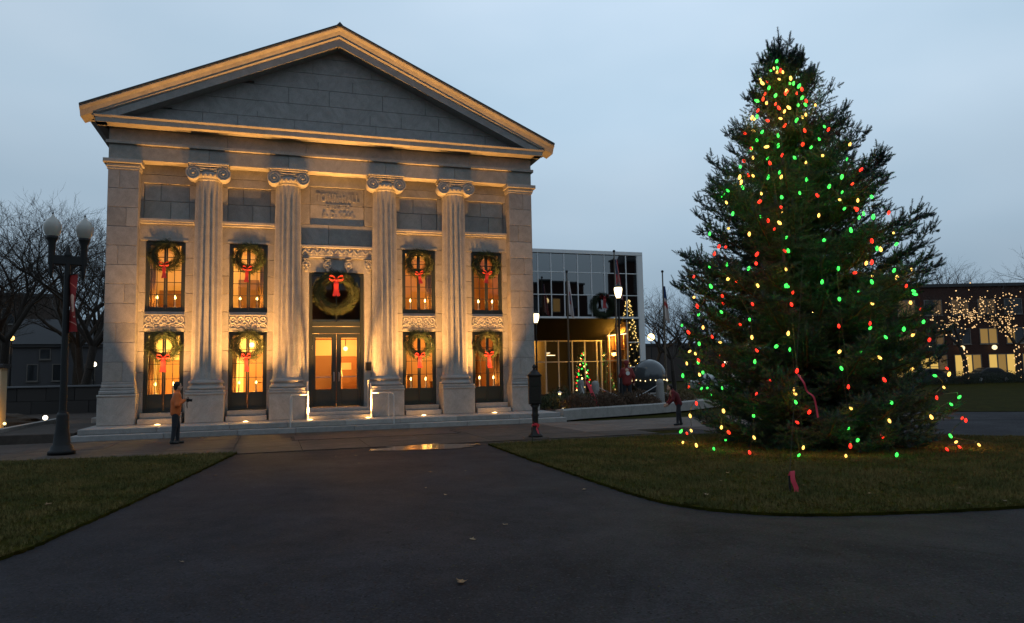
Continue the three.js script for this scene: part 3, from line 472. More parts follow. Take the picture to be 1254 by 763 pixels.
// ---------------------------------------------------------------- uplights, rails, candles and wreaths on the hall
const UP = lin(1, 0.46, 0.11), lensMat = glow('lit uplight lens', 1, 0.78, 0.42, 6);
['under the leftmost window', 'between the left column pedestals', 'beside the left handrail', 'beside the right handrail', 'below the third lower window from left', 'under the rightmost window'].forEach((where, i) => {
  const x = [-5.73, -3.06, -1.0, 0.94, 2.95, 5.6][i], z = i === 2 || i === 3 ? 1.55 : 1.25;
  const t = thing('ground_uplight', 'round lit uplight sunk in the platform ' + where, 'uplight', [x, PLAT, z], 0, 'uplights along the platform');
  part('ring', lathe([[0.09, 0.004], [0.09, 0.014], [0.125, 0.014], [0.13, 0.004], [0.13, 0.001]], 24), M.rail, t);
  part('lens', new THREE.SphereGeometry(0.09, 20, 6, 0, Math.PI * 2, 0, Math.PI / 2).scale(1, 0.28, 1).translate(0, 0.006, 0), lensMat, t);
  const s = new THREE.SpotLight(UP, [400, 500, 390, 390, 490, 440][i], 0, 0.56, 1, 2); s.position.set(0, 0.045, 0); s.target.position.set([0.12, 0, 0, 0, 0, -0.12][i], 3, -0.72); s.shadow.radius = 3; s.castShadow = true; t.add(s, s.target);
  const w = new THREE.PointLight(UP, 1.3); w.position.set(0, 0.05, 0); w.shadow.radius = 4; w.castShadow = true; t.add(w);
});
for (const s of [-1, 1]) {
  const t = thing('handrail', s < 0 ? 'grey steel handrail left of the entrance steps' : 'grey steel handrail right of the entrance steps', 'handrail', [0, 0, 0], 0, 'handrails at the entrance');
  const back = V(s * 1.07, 0, 1.42), front = V(s * 1.66, 0, 2.62), inner = V(s * 1.6, 0, 1.85), y = 1.18;
  part('post', rod([back.x, PLAT + 0.002, back.z], [back.x, 1.3, back.z], 0.032, 0.032, 12), M.rail, t);
  part('post', rod([front.x, 0.167, front.z], [front.x, y - 0.08, front.z], 0.024, 0.024, 10), M.rail, t);
  part('post', rod([inner.x, PLAT + 0.002, inner.z], [inner.x, y, inner.z], 0.02, 0.02, 10), M.rail, t);
  part('rail', tube([[front.x, y - 0.08, front.z], [front.x - s * 0.015, y - 0.02, front.z - 0.05], [inner.x + s * 0.01, y + 0.02, (front.z + inner.z) / 2], [inner.x, y + 0.02, inner.z + 0.1], [(inner.x + back.x) / 2, y + 0.02, 1.62], [back.x, y + 0.02, back.z]], 0.022, 8, 40), M.rail, t);
  part('upper_rail', tube([[back.x, 1.29, back.z], [back.x, 1.36, back.z - 0.05], [s * 1.05, 1.62, 0.95], [s * 1.05, 1.62, 0.6]], 0.022, 8, 24), M.rail, t);
  part('post', rod([s * 1.05, 0.681, 0.62], [s * 1.05, 1.62, 0.62], 0.02, 0.02, 10), M.rail, t);
}
const flameMat = glow('lit candle bulb', 1, 0.68, 0.22, 9);
const wName = (i, up) => ['leftmost ', 'second ', 'third ', 'rightmost '][i] + (up ? 'upper' : 'lower') + ' window';
const flameGeo = lathe([[0, -0.005], [0.03, 0.02], [0.038, 0.05], [0.024, 0.095], [0, 0.14]], 10), candleGeo = merge([rod([0, 0, 0], [0, 0.27, 0], 0.024, 0.022, 10)]), dishGeo = lathe([[0, 0], [0.06, 0], [0.07, 0.02], [0.03, 0.03], [0, 0.035]], 14);
BAYS.forEach((x, i) => { for (const up of [0, 1]) {
  part('window_shelf', block(x - HW[i] + 0.08, x + HW[i] - 0.08, up ? 4.24 : 1.255, up ? 4.27 : 1.285, -0.46, -0.17, 0.006), M.panelWood, hall);
  for (const s of [-1, 1]) {
    const t = thing('window_candle', (s < 0 ? 'left' : 'right') + ' lit white candle in the ' + wName(i, up), 'candle', [x + s * 0.285, up ? 4.272 : 1.287, -0.29], 0, 'candles in the windows');
    part('holder', dishGeo, M.rail, t); part('candle', candleGeo.clone().translate(0, 0.025, 0), M.wax, t); part('flame', flameGeo.clone().translate(0, 0.29, 0), flameMat, t);
    const l = new THREE.PointLight(0xffa83e, 1.3); l.position.set(0, 0.34, 0); l.shadow.radius = 1; t.add(l);
  }
} });
function strip(pts, width, nrm) {      // a ribbon along pts, [x, y, z]; its width along w
  const v = [], c = new THREE.CatmullRomCurve3(pts.map((p) => V(...p))), n = pts.length * 5, w = V(...nrm).normalize().multiplyScalar(width / 2);
  const P = c.getPoints(n); for (let i = 0; i < n; i++) { const a = P[i].clone().sub(w), b = P[i].clone().add(w), d = P[i + 1].clone().add(w), e = P[i + 1].clone().sub(w); v.push(...a, ...b, ...d, ...a, ...d, ...e); }
  const g = new THREE.BufferGeometry(); g.setAttribute('position', new THREE.Float32BufferAttribute(v.flatMap((x) => x), 3)); g.computeVertexNormals(); return uvm(g);
}
const bowGeo = merge([-1, 1].flatMap((s) => [strip([[0, 0, 0.02], [s * 0.06, 0.07, 0.05], [s * 0.15, 0.1, 0.06], [s * 0.18, 0.03, 0.04], [s * 0.1, -0.01, 0.02], [0, 0, 0.02]], 0.09, [0, 0.45, 1]), strip([[0, 0, 0.03], [s * 0.025, -0.1, 0.05], [s * 0.02, -0.24, 0.03], [s * 0.055, -0.42, 0.05]], 0.085, [1, 0.1, 0.25 * s])]).concat([new THREE.SphereGeometry(0.045, 10, 8).translate(0, 0.01, 0.045)]));
const wreathMats = [std('fir wreath green', lin(0.032, 0.052, 0.016), 0.85), std('fir wreath olive', lin(0.042, 0.054, 0.017), 0.85)];
function wreathGeo(R, r, n, seed) {
  const v = [], rg = rng(seed);
  for (let i = 0; i < n; i++) {
    const a = rg() * 6.283, b = rg() * 6.283, rad = r * (0.35 + 0.45 * rg()), cx = Math.cos(a), cy = Math.sin(a), px = cx * (R + rad * Math.cos(b)), py = cy * (R + rad * Math.cos(b)), pz = rad * Math.sin(b) * 0.8;
    const tx = -cy, ty = cx, out = V(cx * Math.cos(b), cy * Math.cos(b), Math.sin(b)), d = V(tx, ty, 0).multiplyScalar(0.8).addScaledVector(out, 0.35 + rg() * 0.6).add(V(rg() - 0.5, rg() - 0.5, rg() - 0.5).multiplyScalar(0.5)).normalize();
    const L = r * (0.5 + 0.5 * rg()), side = V().crossVectors(d, out).normalize();
    for (let k = 0; k < 6; k++) { const t = k / 6, q = V(px, py, pz).addScaledVector(d, L * t), tip = q.clone().addScaledVector(d, L * 0.34).addScaledVector(side, (k % 2 ? 1 : -1) * L * 0.24).addScaledVector(out, L * 0.1 * rg()), w = L * 0.07; const s2 = V().crossVectors(d, side).multiplyScalar(w); v.push(...q.clone().addScaledVector(d, w), ...q.clone().addScaledVector(d, -w).add(s2), ...tip); }
    const e = V(px, py, pz).addScaledVector(d, L * 1.25); v.push(...V(px, py, pz).addScaledVector(side, 0.006), ...V(px, py, pz).addScaledVector(side, -0.006), ...e);
  }
  const g = new THREE.BufferGeometry(); g.setAttribute('position', new THREE.Float32BufferAttribute(v, 3)); g.computeVertexNormals(); return g;
}
const wreathShapes = [wreathGeo(0.41, 0.17, 1500, 3), wreathGeo(0.41, 0.165, 1500, 4), wreathGeo(0.62, 0.19, 2600, 5)], twigRing = (R) => new THREE.TorusGeometry(R, 0.045, 6, 30);
function wreath(x, y, z, k, label, mat = 0) {
  const t = thing('wreath', label, 'wreath', [x, y, z], 0, 'wreaths on the hall front');
  part('twig_ring', twigRing(k === 2 ? 0.62 : 0.41), M.bark, t); const f = part('foliage', wreathShapes[k], wreathMats[mat], t); f.rotation.z = x * 2.1 + y; f.scale.z = 0.7;
  const b = part('bow', bowGeo, M.red, t); if (k === 2) { b.scale.setScalar(1.4); b.position.set(-0.02, 0.44, 0.14); } else { b.scale.setScalar(1.02); b.position.set(rr(-0.05, 0.07), -0.4 + rr(-0.05, 0.04), 0.12); b.rotation.z = rr(-0.22, 0.22); b.scale.set(rr(0.85, 1.15), rr(0.85, 1.2), 1); t.rotation.z = rr(-0.06, 0.06); }
}
BAYS.forEach((x, i) => { for (const up of [0, 1]) wreath(x + [0, 0, -0.01, -0.03][i], up ? 6.04 : 2.93, 0.0, (i + up) % 2, 'green wreath with red bow hung on the ' + wName(i, up), (i + up) % 2); });
wreath(-0.02, 4.85, 0.05, 2, 'large wreath with red bow on top above the entrance doors', 1);

// ---------------------------------------------------------------- the big spruce
const TB = V(9.33, 0, 13.71), TT = V(8.47, 9.45, 14.28), axisAt = (h) => TB.clone().lerp(TT, h / 9.45);
const RH = [[0, 2.95], [0.85, 3.0], [1.8, 2.98], [2.7, 2.95], [3.8, 2.95], [4.5, 2.85], [5.15, 2.6], [5.6, 2.2], [6.3, 1.75], [7.25, 1.3], [8, 0.85], [8.7, 0.42], [9.45, 0.05]];
const crownR = (h) => { for (let i = 1; i < RH.length; i++) if (h <= RH[i][0]) { const a = RH[i - 1], b = RH[i]; return a[1] + (b[1] - a[1]) * (h - a[0]) / (b[0] - a[0]); } return 0.05; };
function shootGeometry(n, seed) {      // one needle-covered shoot, 1 long, along +y
  const v = [], r = rng(seed);
  for (let i = 0; i < n; i++) {
    const t = (i + r()) / n, a = i * 2.4 + r(), L = (0.19 + 0.06 * r()) * (1 - 0.35 * t), w = 0.03, up = 0.35 + 0.5 * r(), dx = Math.cos(a), dz = Math.sin(a);
    v.push(-dz * w, t * 0.94, dx * w, dz * w, t * 0.94, -dx * w, dx * L, t * 0.94 + L * up, dz * L);
  }
  for (let k = 0; k < 3; k++) { const a = k * 2.094, b = a + 2.094, R = 0.016; v.push(Math.cos(a) * R, 0, Math.sin(a) * R, Math.cos(b) * R, 0, Math.sin(b) * R, 0, 1.02, 0); }
  const g = new THREE.BufferGeometry(); g.setAttribute('position', new THREE.Float32BufferAttribute(v, 3)); g.computeVertexNormals(); return g;
}
const needleMat = std('spruce needles', lin(1, 1, 1), 0.75, { specularIntensity: 0.4 });
function spruce(root, axis, radius, top, spacing, perWhorl, seed, dens, shootLen, low) {
  const r = rng(seed), wood = [], M4 = [], C = [], q = new THREE.Quaternion(), m4 = new THREE.Matrix4(), Y = V(0, 1, 0), origin = root.position;
  const shoot = (p, d, L) => { q.setFromUnitVectors(Y, d); m4.compose(p.clone().sub(origin), q, V(L * rr(0.85, 1.25, r), L, L * rr(0.85, 1.25, r))); M4.push(m4.clone()); const t = r(), o = r(); C.push(0.015 + 0.013 * t, 0.034 + 0.021 * t, 0.032 + 0.02 * o); };
  const spray = (a, d, L, upv) => {                 // a twig with side shoots
    const n = Math.max(2, Math.round(L / (0.085 / dens)));
    for (let i = 0; i < n; i++) {
      const s = (i + 0.6) / n, p = a.clone().addScaledVector(d, L * s).addScaledVector(upv, 0.05 * L * s * s), side = V().crossVectors(d, upv).normalize();
      for (const sg of [-1, 1]) shoot(p, d.clone().multiplyScalar(0.6).addScaledVector(side, sg * rr(0.5, 1.0, r)).addScaledVector(upv, rr(-0.35, 0.6, r)).normalize(), shootLen * rr(0.6, 1.0, r) * (1 - 0.35 * s));
      if (r() < 0.5) shoot(p, d.clone().addScaledVector(upv, rr(0.2, 0.7, r)).addScaledVector(side, rr(-0.4, 0.4, r)).normalize(), shootLen * rr(0.5, 0.8, r));
    }
    shoot(a.clone().addScaledVector(d, L * 0.92), d.clone().addScaledVector(upv, 0.15).normalize(), shootLen * rr(0.9, 1.3, r));
  };
  for (let h = low; h < top - 0.5; h += spacing * (0.75 + 0.5 * r()) * (h > top * 0.75 ? 0.75 : 1)) {
    const n = perWhorl + Math.floor(r() * 3) - (h > top * 0.88 ? 5 : h > top * 0.8 ? 2 : 0), a0 = r() * 6.28;
    for (let k = 0; k < n; k++) {
      const az = a0 + k / n * 6.283 + rr(-0.25, 0.25, r), t = h / top, rise = t > 0.75 ? rr(0.35, 0.8, r) : rr(-0.14, 0.2, r) + 0.25 * t, hTip = Math.min(top - 0.15, h + rise * radius(h)), L = Math.max(0.25, radius(Math.max(0, hTip)) * rr(0.74, 1.0, r));
      const o = V(Math.sin(az), 0, Math.cos(az)), A = axis(h), droop = t > 0.7 ? 0.02 : rr(0.05, 0.14, r);
      const at = (s) => A.clone().addScaledVector(o, L * s).add(V(0, (hTip - h) * s - droop * L * Math.sin(Math.PI * Math.min(1, s * 1.05)) + 0.10 * L * s * s * s, 0));
      const P = [0, 0.25, 0.5, 0.75, 1].map(at); P.forEach((p) => { if (p.y < 0.09) p.y = 0.09 + r() * 0.06; });
      for (let i = 0; i < 4; i++) wood.push(rod(P[i].clone().sub(origin), P[i + 1].clone().sub(origin), 0.028 * (1 - i * 0.23) * Math.sqrt(L / 2.5) + 0.004, 0.028 * (1 - (i + 1) * 0.23) * Math.sqrt(L / 2.5) + 0.004, 4, true));
      const nt = Math.max(3, Math.round(L / (0.13 / dens)));
      for (let i = 0; i < nt; i++) {
        const s = 0.12 + 0.88 * (i + 0.5) / nt, p = at(s); if (p.y < 0.1) p.y = 0.1 + r() * 0.05; const d = at(Math.min(1, s + 0.03)).sub(at(s - 0.03)).normalize(), side = V().crossVectors(d, Y).normalize(), upv = V().crossVectors(side, d).normalize();
        const len = Math.min(0.62, 0.16 + 0.42 * L * (1 - s) * 0.55 + 0.1 * r()) * rr(0.7, 1.15, r) * Math.min(1, L);
        for (const sg of [-1, 1]) { const dd = d.clone().multiplyScalar(rr(0.3, 0.7, r)).addScaledVector(side, sg * rr(0.6, 1.0, r)).addScaledVector(upv, rr(-0.3, 0.35, r)).normalize(); spray(p, dd, len, upv); }
        if (r() < 0.5) spray(p, d.clone().addScaledVector(upv, rr(0.4, 1.1, r)).normalize(), len * 0.6, upv.clone());
      }
      const e = at(1); if (e.y < 0.1) e.y = 0.12; const d = at(1).sub(at(0.94)).add(V(0, 0.03, 0)).normalize(); spray(e.clone().addScaledVector(d, -0.12), d, 0.16, Y.clone()); shoot(e, d.clone().addScaledVector(Y, rr(0.5, 1.4, r)).normalize(), shootLen * rr(0.9, 1.4, r));
    }
  }
  // leader and the upright shoots round it
  for (let i = 0; i < 20; i++) { const h = top - 0.7 + 0.62 * i / 20, A = axis(Math.min(h, top)), az = i * 2.4, up = rr(1.1, 2.6, r), d = V(Math.sin(az), up, Math.cos(az)).normalize(); shoot(A.clone().add(V(0, 0, 0)), d, shootLen * rr(1.0, 1.7, r) * (1.15 - 0.6 * i / 20)); }
  shoot(axis(top - 0.12), V(-0.05, 1, 0).normalize(), 0.34); shoot(axis(top - 0.3), V(0.12, 1, 0.1).normalize(), 0.3); shoot(axis(top - 0.35), V(-0.25, 1, 0.1).normalize(), 0.32);
  const tr = []; const N = 10; for (let i = 0; i < N; i++) tr.push(rod(axis(top * i / N).sub(origin), axis(top * (i + 1) / N).sub(origin), 0.17 * (1 - i / N) * top / 9.45 + 0.012, 0.17 * (1 - (i + 1) / N) * top / 9.45 + 0.012, 10, true));
  part('trunk', merge(tr), M.bark, root); part('limbs', merge(wood), M.bark, root);
  const im = new THREE.InstancedMesh(shootGeometry(42, seed + 1), needleMat, M4.length); im.name = 'needles'; im.userData.kind = 'stuff'; im.castShadow = im.receiveShadow = true; const col = new THREE.Color();
  M4.forEach((m, i) => { im.setMatrixAt(i, m); im.setColorAt(i, col.setRGB(C[i * 3], C[i * 3 + 1], C[i * 3 + 2])); }); root.add(im);
}
const tree = thing('spruce_tree', 'tall broad spruce hung with coloured lights on the right lawn', 'tree', [TB.x, 0, TB.z]);
spruce(tree, axisAt, (h) => crownR(h) * 0.99, 9.2, 0.27, 10, 101, 1.0, 0.18, 0.2);

// strings of coloured bulbs down the spruce: azimuth in degrees, height, distance from the trunk, colour
const STRINGS = [
  '-98,2.97,2.65,G -121,2.81,2.69,G -104,2.6,2.66,R -105,2.18,2.67,Y -103,1.93,2.68,G -121,1.92,2.76,Y -100,1.66,2.68,Y -121,1.64,2.81,G -121,1.38,2.81,R -105,1.35,2.69,G -102,1.03,2.7,R -113,0.73,2.69,Y -114,0.39,2.67,Y -120,0.35,2.88,G -121,0.3,2.75,R -106,0.06,2.66,Y -121,0.06,2.86,Y',
  '-84,5.47,2.16,G -85,4.63,2.52,G -85,4.21,2.6,R -84,3.91,2.64,G -91,3.75,2.65,R -87,3.53,2.65,G -97,3.34,2.65,Y -93,3.13,2.65,R -95,2.68,2.65,Y -96,2.33,2.66,G -98,2.12,2.67,Y -95,1.97,2.68,R -79,1.38,2.68,G -80,0.57,2.68,Y -82,0.45,2.68,R -88,0.06,2.65,G',
  '-73,8.03,0.81,Y -77,7.58,1.07,G -78,6.82,1.44,R -73,6.15,1.75,R -76,5.82,1.94,Y -74,5.46,2.17,G -73,5.19,2.35,Y -75,4.68,2.51,Y -74,4.27,2.59,R -75,3.92,2.64,G -77,3.28,2.65,R -78,2.95,2.65,G -77,2.32,2.67,Y -77,1.85,2.68,R -79,0.91,2.7,Y -79,0.31,2.67,G',
  '-68,7.93,0.87,Y -67,7.57,1.07,R -71,7.11,1.31,Y -66,7.11,1.31,G -71,6.83,1.44,Y -70,6.42,1.61,R -71,5.98,1.85,G -70,5.64,2.04,Y -70,4.94,2.44,G -73,3.61,2.65,Y -63,2.75,2.65,G -64,1.91,2.67,G -63,1.26,2.68,R -66,0.82,2.69,G -64,0.4,2.67,Y -67,0.06,2.65,R',
  '-57,8.19,0.75,G -63,7.96,0.85,R -57,7.76,0.96,G -58,7.39,1.17,Y -55,6.94,1.39,R -59,6.7,1.48,G -54,5.67,2.03,G -55,5.26,2.3,Y -55,5.08,2.4,R -56,4.8,2.47,G -59,4.42,2.57,Y -58,4.04,2.62,R -60,3.74,2.65,G -59,3.42,2.65,Y -60,3.04,2.65,R -62,2.39,2.66,Y -62,2.13,2.66,R',
  '-47,8.4,0.68,G -47,8.25,0.73,G -52,8.23,0.74,Y -50,7.58,1.06,G -46,7.25,1.25,R -47,6.58,1.54,G -54,6.31,1.65,Y -53,5.98,1.84,R -46,4.57,2.54,Y -46,2.43,2.66,Y -51,2.19,2.66,G -46,2.12,2.67,G -46,1.35,2.69,Y -46,1.1,2.69,G -46,0.71,2.69,R -46,0.06,2.65,G',
  '-41,8.16,0.76,R -38,8.09,0.79,Y -44,7.94,0.86,Y -36,7.19,1.28,Y -44,6.93,1.39,Y -44,6.08,1.79,R -45,5.59,2.07,Y -45,5.13,2.39,G -45,4.88,2.45,R -44,4.3,2.59,G -45,4.03,2.62,R -45,3.67,2.65,Y -45,3.34,2.65,G -44,2.99,2.65,R -44,1.71,2.68,R -44,0.24,2.66,Y',
  '-29,7.9,0.88,Y -35,7.6,1.05,R -26,7.5,1.12,R -27,7.22,1.27,G -31,6.86,1.42,G -30,6.28,1.68,R -29,5.9,1.89,Y -32,5.45,2.17,G -29,5.07,2.4,R -30,4.65,2.52,Y -28,4.2,2.6,G -26,2.54,2.66,R -26,2.06,2.67,Y -26,1.74,2.68,G -26,0.28,2.66,R -28,0.06,2.65,Y',
  '-24,7.82,0.93,G -22,7.67,1.02,G -18,7.62,1.05,R -17,7.33,1.21,R -11,7.19,1.28,Y -23,6.96,1.38,Y -14,6.44,1.6,G -16,6.05,1.8,Y -14,5.47,2.16,G -17,5.01,2.42,Y -12,4.76,2.48,R -14,4.4,2.57,G -24,3.06,2.65,G -24,1.39,2.69,R -24,0.99,2.7,Y -24,0.59,2.68,G -23,0.39,2.67,G',
  '-6,6.63,1.52,R -8,5.34,2.25,R -8,4.99,2.43,Y -7,4.6,2.54,G -5,4.18,2.6,R -10,3.73,2.65,R -11,3.36,2.65,G -10,2.96,2.65,Y -10,2.59,2.65,R -8,2.31,2.67,G -10,1.93,2.67,Y -9,1.51,2.69,R -7,1.08,2.69,G -8,0.73,2.69,Y -9,0.43,2.67,R -7,0.06,2.65,G',
  '-4,6.75,1.47,G 4,6.27,1.68,Y -4,5.91,1.89,G -1,5.64,2.04,R -1,5.06,2.4,G 2,4.7,2.51,R 3,4.31,2.59,Y 2,4.08,2.62,G -2,4.01,2.62,Y 9,3.59,2.65,Y 0,3.58,2.65,G 7,3.48,2.65,Y 6,3.29,2.65,R 14,3,2.65,Y 15,2.61,2.65,G 16,2.26,2.67,R',
  '17,3.23,2.65,G 26,2.9,2.65,R 41,1.7,2.69,R 41,1.58,2.84,Y 24,1.56,2.69,G 41,1.31,2.73,Y 21,1.13,2.69,R 40,1.11,3.03,G 41,0.96,2.82,G 31,0.72,2.69,Y 41,0.68,2.89,R 40,0.64,3.14,R 36,0.33,2.67,G 41,0.19,2.75,Y 40,0.15,3.14,Y 28,0.06,2.65,R 41,0.06,2.8,R',
];
const bulbMat = { G: glow('lit green bulb', 0.04, 1, 0.1, 2.2), R: glow('lit red bulb', 1, 0.02, 0.01, 2.4), Y: glow('lit warm bulb', 1, 0.56, 0.11, 2.8) };
const bulbLight = { G: [0x14ff46, 0.17], R: [0xff1a0a, 0.19], Y: [0xffb52e, 0.22] };
const bulbGeo = lathe([[0, -0.052], [0.018, -0.04], [0.028, -0.016], [0.027, 0.01], [0.018, 0.034], [0.012, 0.045], [0, 0.047]], 10), socketGeo = rod([0, 0.04, 0], [0, 0.08, 0], 0.013, 0.011, 6);
const wireMat = std('dark green wire', lin(0.012, 0.02, 0.012), 0.7);
const stringPlace = ['down the far left edge of the spruce', 'down the left side of the spruce', 'a little in from the left side of the spruce', 'left of the middle of the spruce', 'just left of the spruce centre line', 'near the centre line of the spruce, left of the guy wire', 'near the centre line of the spruce, right of the guy wire', 'just right of the spruce centre line', 'right of the middle of the spruce', 'a little in from the right side of the spruce', 'down the right side of the spruce', 'down the far right edge of the spruce to the grass'];
STRINGS.forEach((s, i) => {
  const t = thing('light_string', 'coloured light string ' + stringPlace[i], 'string lights', [TB.x, 0, TB.z], 0, 'strings of lights on the spruce'), path = [V(TT.x - TB.x, 8.9, TT.z - TB.z)];
  const list = s.split(' ').map((b) => b.split(',')), extra = list.slice(1).flatMap((b, k) => +b[1] > 0.6 && rand() < 0.45 ? [[(+b[0] + +list[k][0]) / 2 + rr(-6, 6), (+b[1] + +list[k][1]) / 2 + rr(-0.1, 0.1), (+b[2] + +list[k][2]) * 0.5 * rr(0.78, 0.98), 'RGY'[Math.floor(rand() * 3)]]] : []);
  for (const [az, h, rad0, c] of [...list, ...extra].sort((p, q) => q[1] - p[1])) {
    const a = az * Math.PI / 180, rad = +h > 0.4 ? rad0 - rr(-0.04, 0.3) * Math.min(1, rad0 / 2) : +rad0, A = axisAt(+h), p = V(A.x + Math.sin(a) * rad - TB.x, Math.max(0.09, +h), A.z + Math.cos(a) * rad - TB.z);
    const g = part('bulb', bulbGeo, bulbMat[c], t, { G: 'lit green bulb', R: 'lit red bulb', Y: 'lit warm white bulb' }[c]); g.position.copy(p); g.rotation.set(rr(-0.9, 0.9), rr(0, 6), rr(-0.9, 0.9)); g.scale.setScalar(rr(0.75, 1.15));
    part('socket', socketGeo, wireMat, g);
    const l = new THREE.PointLight(...bulbLight[c]); l.position.copy(p); t.add(l); path.push(p.clone().add(V(0, 0.07, 0)));
  }
  part('wire', tube(path, 0.006, 4, path.length * 4), wireMat, t);
});
// guy wire with tape
{
  const t = thing('guy_wire', 'thin guy wire with red tape running from a stake to the spruce', 'wire', [4.68, 0, 18.71]);
  part('stake', merge([rod([0, -0.05, 0], [0.01, 0.28, -0.01], 0.014, 0.018, 6)]), M.darkMetal, t);
  part('wire', rod([0, 0.22, 0], [2.62, 3.9, -2.6], 0.004, 0.004, 4), M.darkMetal, t);
  part('tape', strip([[0, 0.26, 0.02], [0.03, 0.32, 0.03], [0.02, 0.2, 0.05], [0.06, 0.08, 0.06], [0.05, 0.01, 0.07]], 0.07, [1, 0.15, 0.2]), M.pink, t);
  part('tape', strip([[1.15, 1.66, -1.12], [1.2, 1.52, -1.05], [1.28, 1.38, -1.08], [1.36, 1.3, -1.04], [1.42, 1.1, -1.05], [1.43, 0.96, -1.04]], 0.032, [1, 0.2, 0.2]), M.pink, t);
}
// ---------------------------------------------------------------- street furniture
{
  const t = thing('lamp_post', 'black twin-globe lamp post with red banner at left', 'lamp post', [-7.1, 0, 6.83], 0.3);
  part('base', lathe([[0, 0], [0.3, 0], [0.3, 0.1], [0.26, 0.12], [0.24, 0.2], [0.19, 0.26], [0.17, 0.5], [0.15, 0.56], [0.135, 0.95], [0.11, 1.02], [0, 1.02]], 16), M.darkMetal, t);
  part('pole', lathe([[0.095, 1.02], [0.08, 1.1], [0.078, 2.6], [0.062, 4.85], [0.085, 4.88], [0.085, 4.94], [0.05, 5.0], [0.03, 5.12], [0, 5.2]], 16), M.darkMetal, t);
  part('crossarm', merge([block(-0.42, 0.42, 4.66, 4.9, -0.05, 0.05, 0.02), tube([[0.09, 4.35, 0], [0.2, 4.5, 0], [0.36, 4.66, 0]], 0.025, 6), tube([[-0.09, 4.35, 0], [-0.2, 4.5, 0], [-0.36, 4.66, 0]], 0.025, 6)]), M.darkMetal, t);
  const frost = Object.assign(new THREE.MeshPhysicalMaterial({ color: lin(0.5, 0.48, 0.44), roughness: 0.3, transmission: 0.45, thickness: 0, side: THREE.DoubleSide }), { name: 'unlit frosted globe' });
  for (const s of [-1, 1]) {
    const g = sub('lantern', t, [s * 0.345, 0, 0]);
    part('holder', lathe([[0, 4.3], [0.03, 4.34], [0.05, 4.5], [0.06, 4.66], [0.075, 4.9], [0.085, 5.2], [0.13, 5.3], [0.14, 5.36], [0, 5.36]], 14), M.darkMetal, g);
    part('globe', lathe([[0.12, 5.36], [0.17, 5.44], [0.2, 5.56], [0.195, 5.66], [0.17, 5.70], [0.14, 5.76], [0.05, 5.85], [0.02, 5.9], [0, 5.92]], 20), frost, g);
    part('finial', lathe([[0, 5.9], [0.025, 5.92], [0.012, 5.96], [0, 6.0]], 8), M.darkMetal, g);
  }
  const cv = document.createElement('canvas'); cv.width = 128; cv.height = 512; const x = cv.getContext('2d');
  x.fillStyle = '#8c1713'; x.fillRect(0, 0, 128, 512); x.strokeStyle = '#c8604f'; x.lineWidth = 9; x.beginPath(); x.moveTo(0, 60); x.quadraticCurveTo(80, 90, 128, 130); x.stroke();
  x.fillStyle = '#d9a892'; x.beginPath(); x.moveTo(20, 190); x.quadraticCurveTo(70, 150, 110, 200); x.quadraticCurveTo(90, 300, 100, 380); x.quadraticCurveTo(50, 400, 30, 350); x.closePath(); x.fill(); x.fillStyle = '#a5382c'; x.fillRect(30, 330, 80, 40); x.strokeStyle = '#d08a78'; x.beginPath(); x.moveTo(0, 410); x.lineTo(128, 460); x.stroke();
  const ct = new THREE.CanvasTexture(cv); ct.colorSpace = THREE.SRGBColorSpace;
  const bg = new THREE.PlaneGeometry(0.42, 1.42, 6, 14); { const p = bg.attributes.position; for (let i = 0; i < p.count; i++) p.setZ(i, 0.05 * Math.sin(p.getX(i) * 7 + p.getY(i) * 3) * Math.sqrt(Math.max(0, 0.71 - p.getY(i)))); bg.computeVertexNormals(); }
  const b = part('banner', bg, std('banner cloth', 0xffffff, 0.85, { map: ct }), t, 'red banner with pale figure'); b.position.set(0.12, 3.7, 0.16); b.rotation.y = -1.2;
  part('banner_arm', merge([rod([0.05, 4.42, 0], [0.16, 4.42, 0.36], 0.012), rod([0.05, 2.98, 0], [0.16, 2.98, 0.36], 0.012)]), M.darkMetal, t);
}
{
  const t = thing('call_box', 'black iron call box on a pedestal with red ribbon on the walkway', 'call box', [4.66, 0.012, 8.27], -0.25);
  part('pedestal', lathe([[0, 0], [0.2, 0], [0.2, 0.06], [0.13, 0.12], [0.1, 0.2], [0.085, 0.3], [0.085, 0.55], [0.11, 0.6], [0.085, 0.64], [0.08, 0.8], [0.14, 0.88], [0, 0.88]], 12), M.darkMetal, t);
  part('footing', block(-0.34, 0.34, -0.05, 0.012, -0.3, 0.3), M.concrete, t);
  part('housing', merge([block(-0.17, 0.17, 0.9, 1.68, -0.14, 0.14, 0.03), block(-0.11, 0.11, 0.86, 0.9, -0.1, 0.1), block(-0.19, 0.19, 1.66, 1.71, -0.16, 0.16, 0.01)]), M.darkMetal, t);
  part('roof', merge([lathe([[0.24, 1.71], [0.13, 1.8], [0.07, 1.83], [0.05, 1.88], [0.075, 1.92], [0.055, 1.97], [0, 2.0]], 4).rotateY(Math.PI / 4)]), M.darkMetal, t);
  part('door_panel', merge([block(-0.12, 0.12, 1.0, 1.35, 0.135, 0.15), block(-0.12, 0.12, 1.4, 1.6, 0.135, 0.152)]), M.darkMetal, t);
  part('ribbon', merge([strip([[-0.1, 0.33, 0.06], [0, 0.36, 0.12], [0.1, 0.3, 0.06], [0.02, 0.28, 0.1], [0.06, 0.15, 0.13], [0.09, -0.0, 0.15]], 0.07, [0.3, 1, 0.1]), strip([[0, 0.33, 0.12], [-0.07, 0.42, 0.13], [-0.1, 0.34, 0.12], [0, 0.31, 0.12]], 0.06, [0, 0.4, 1])]), M.pink, t);
}
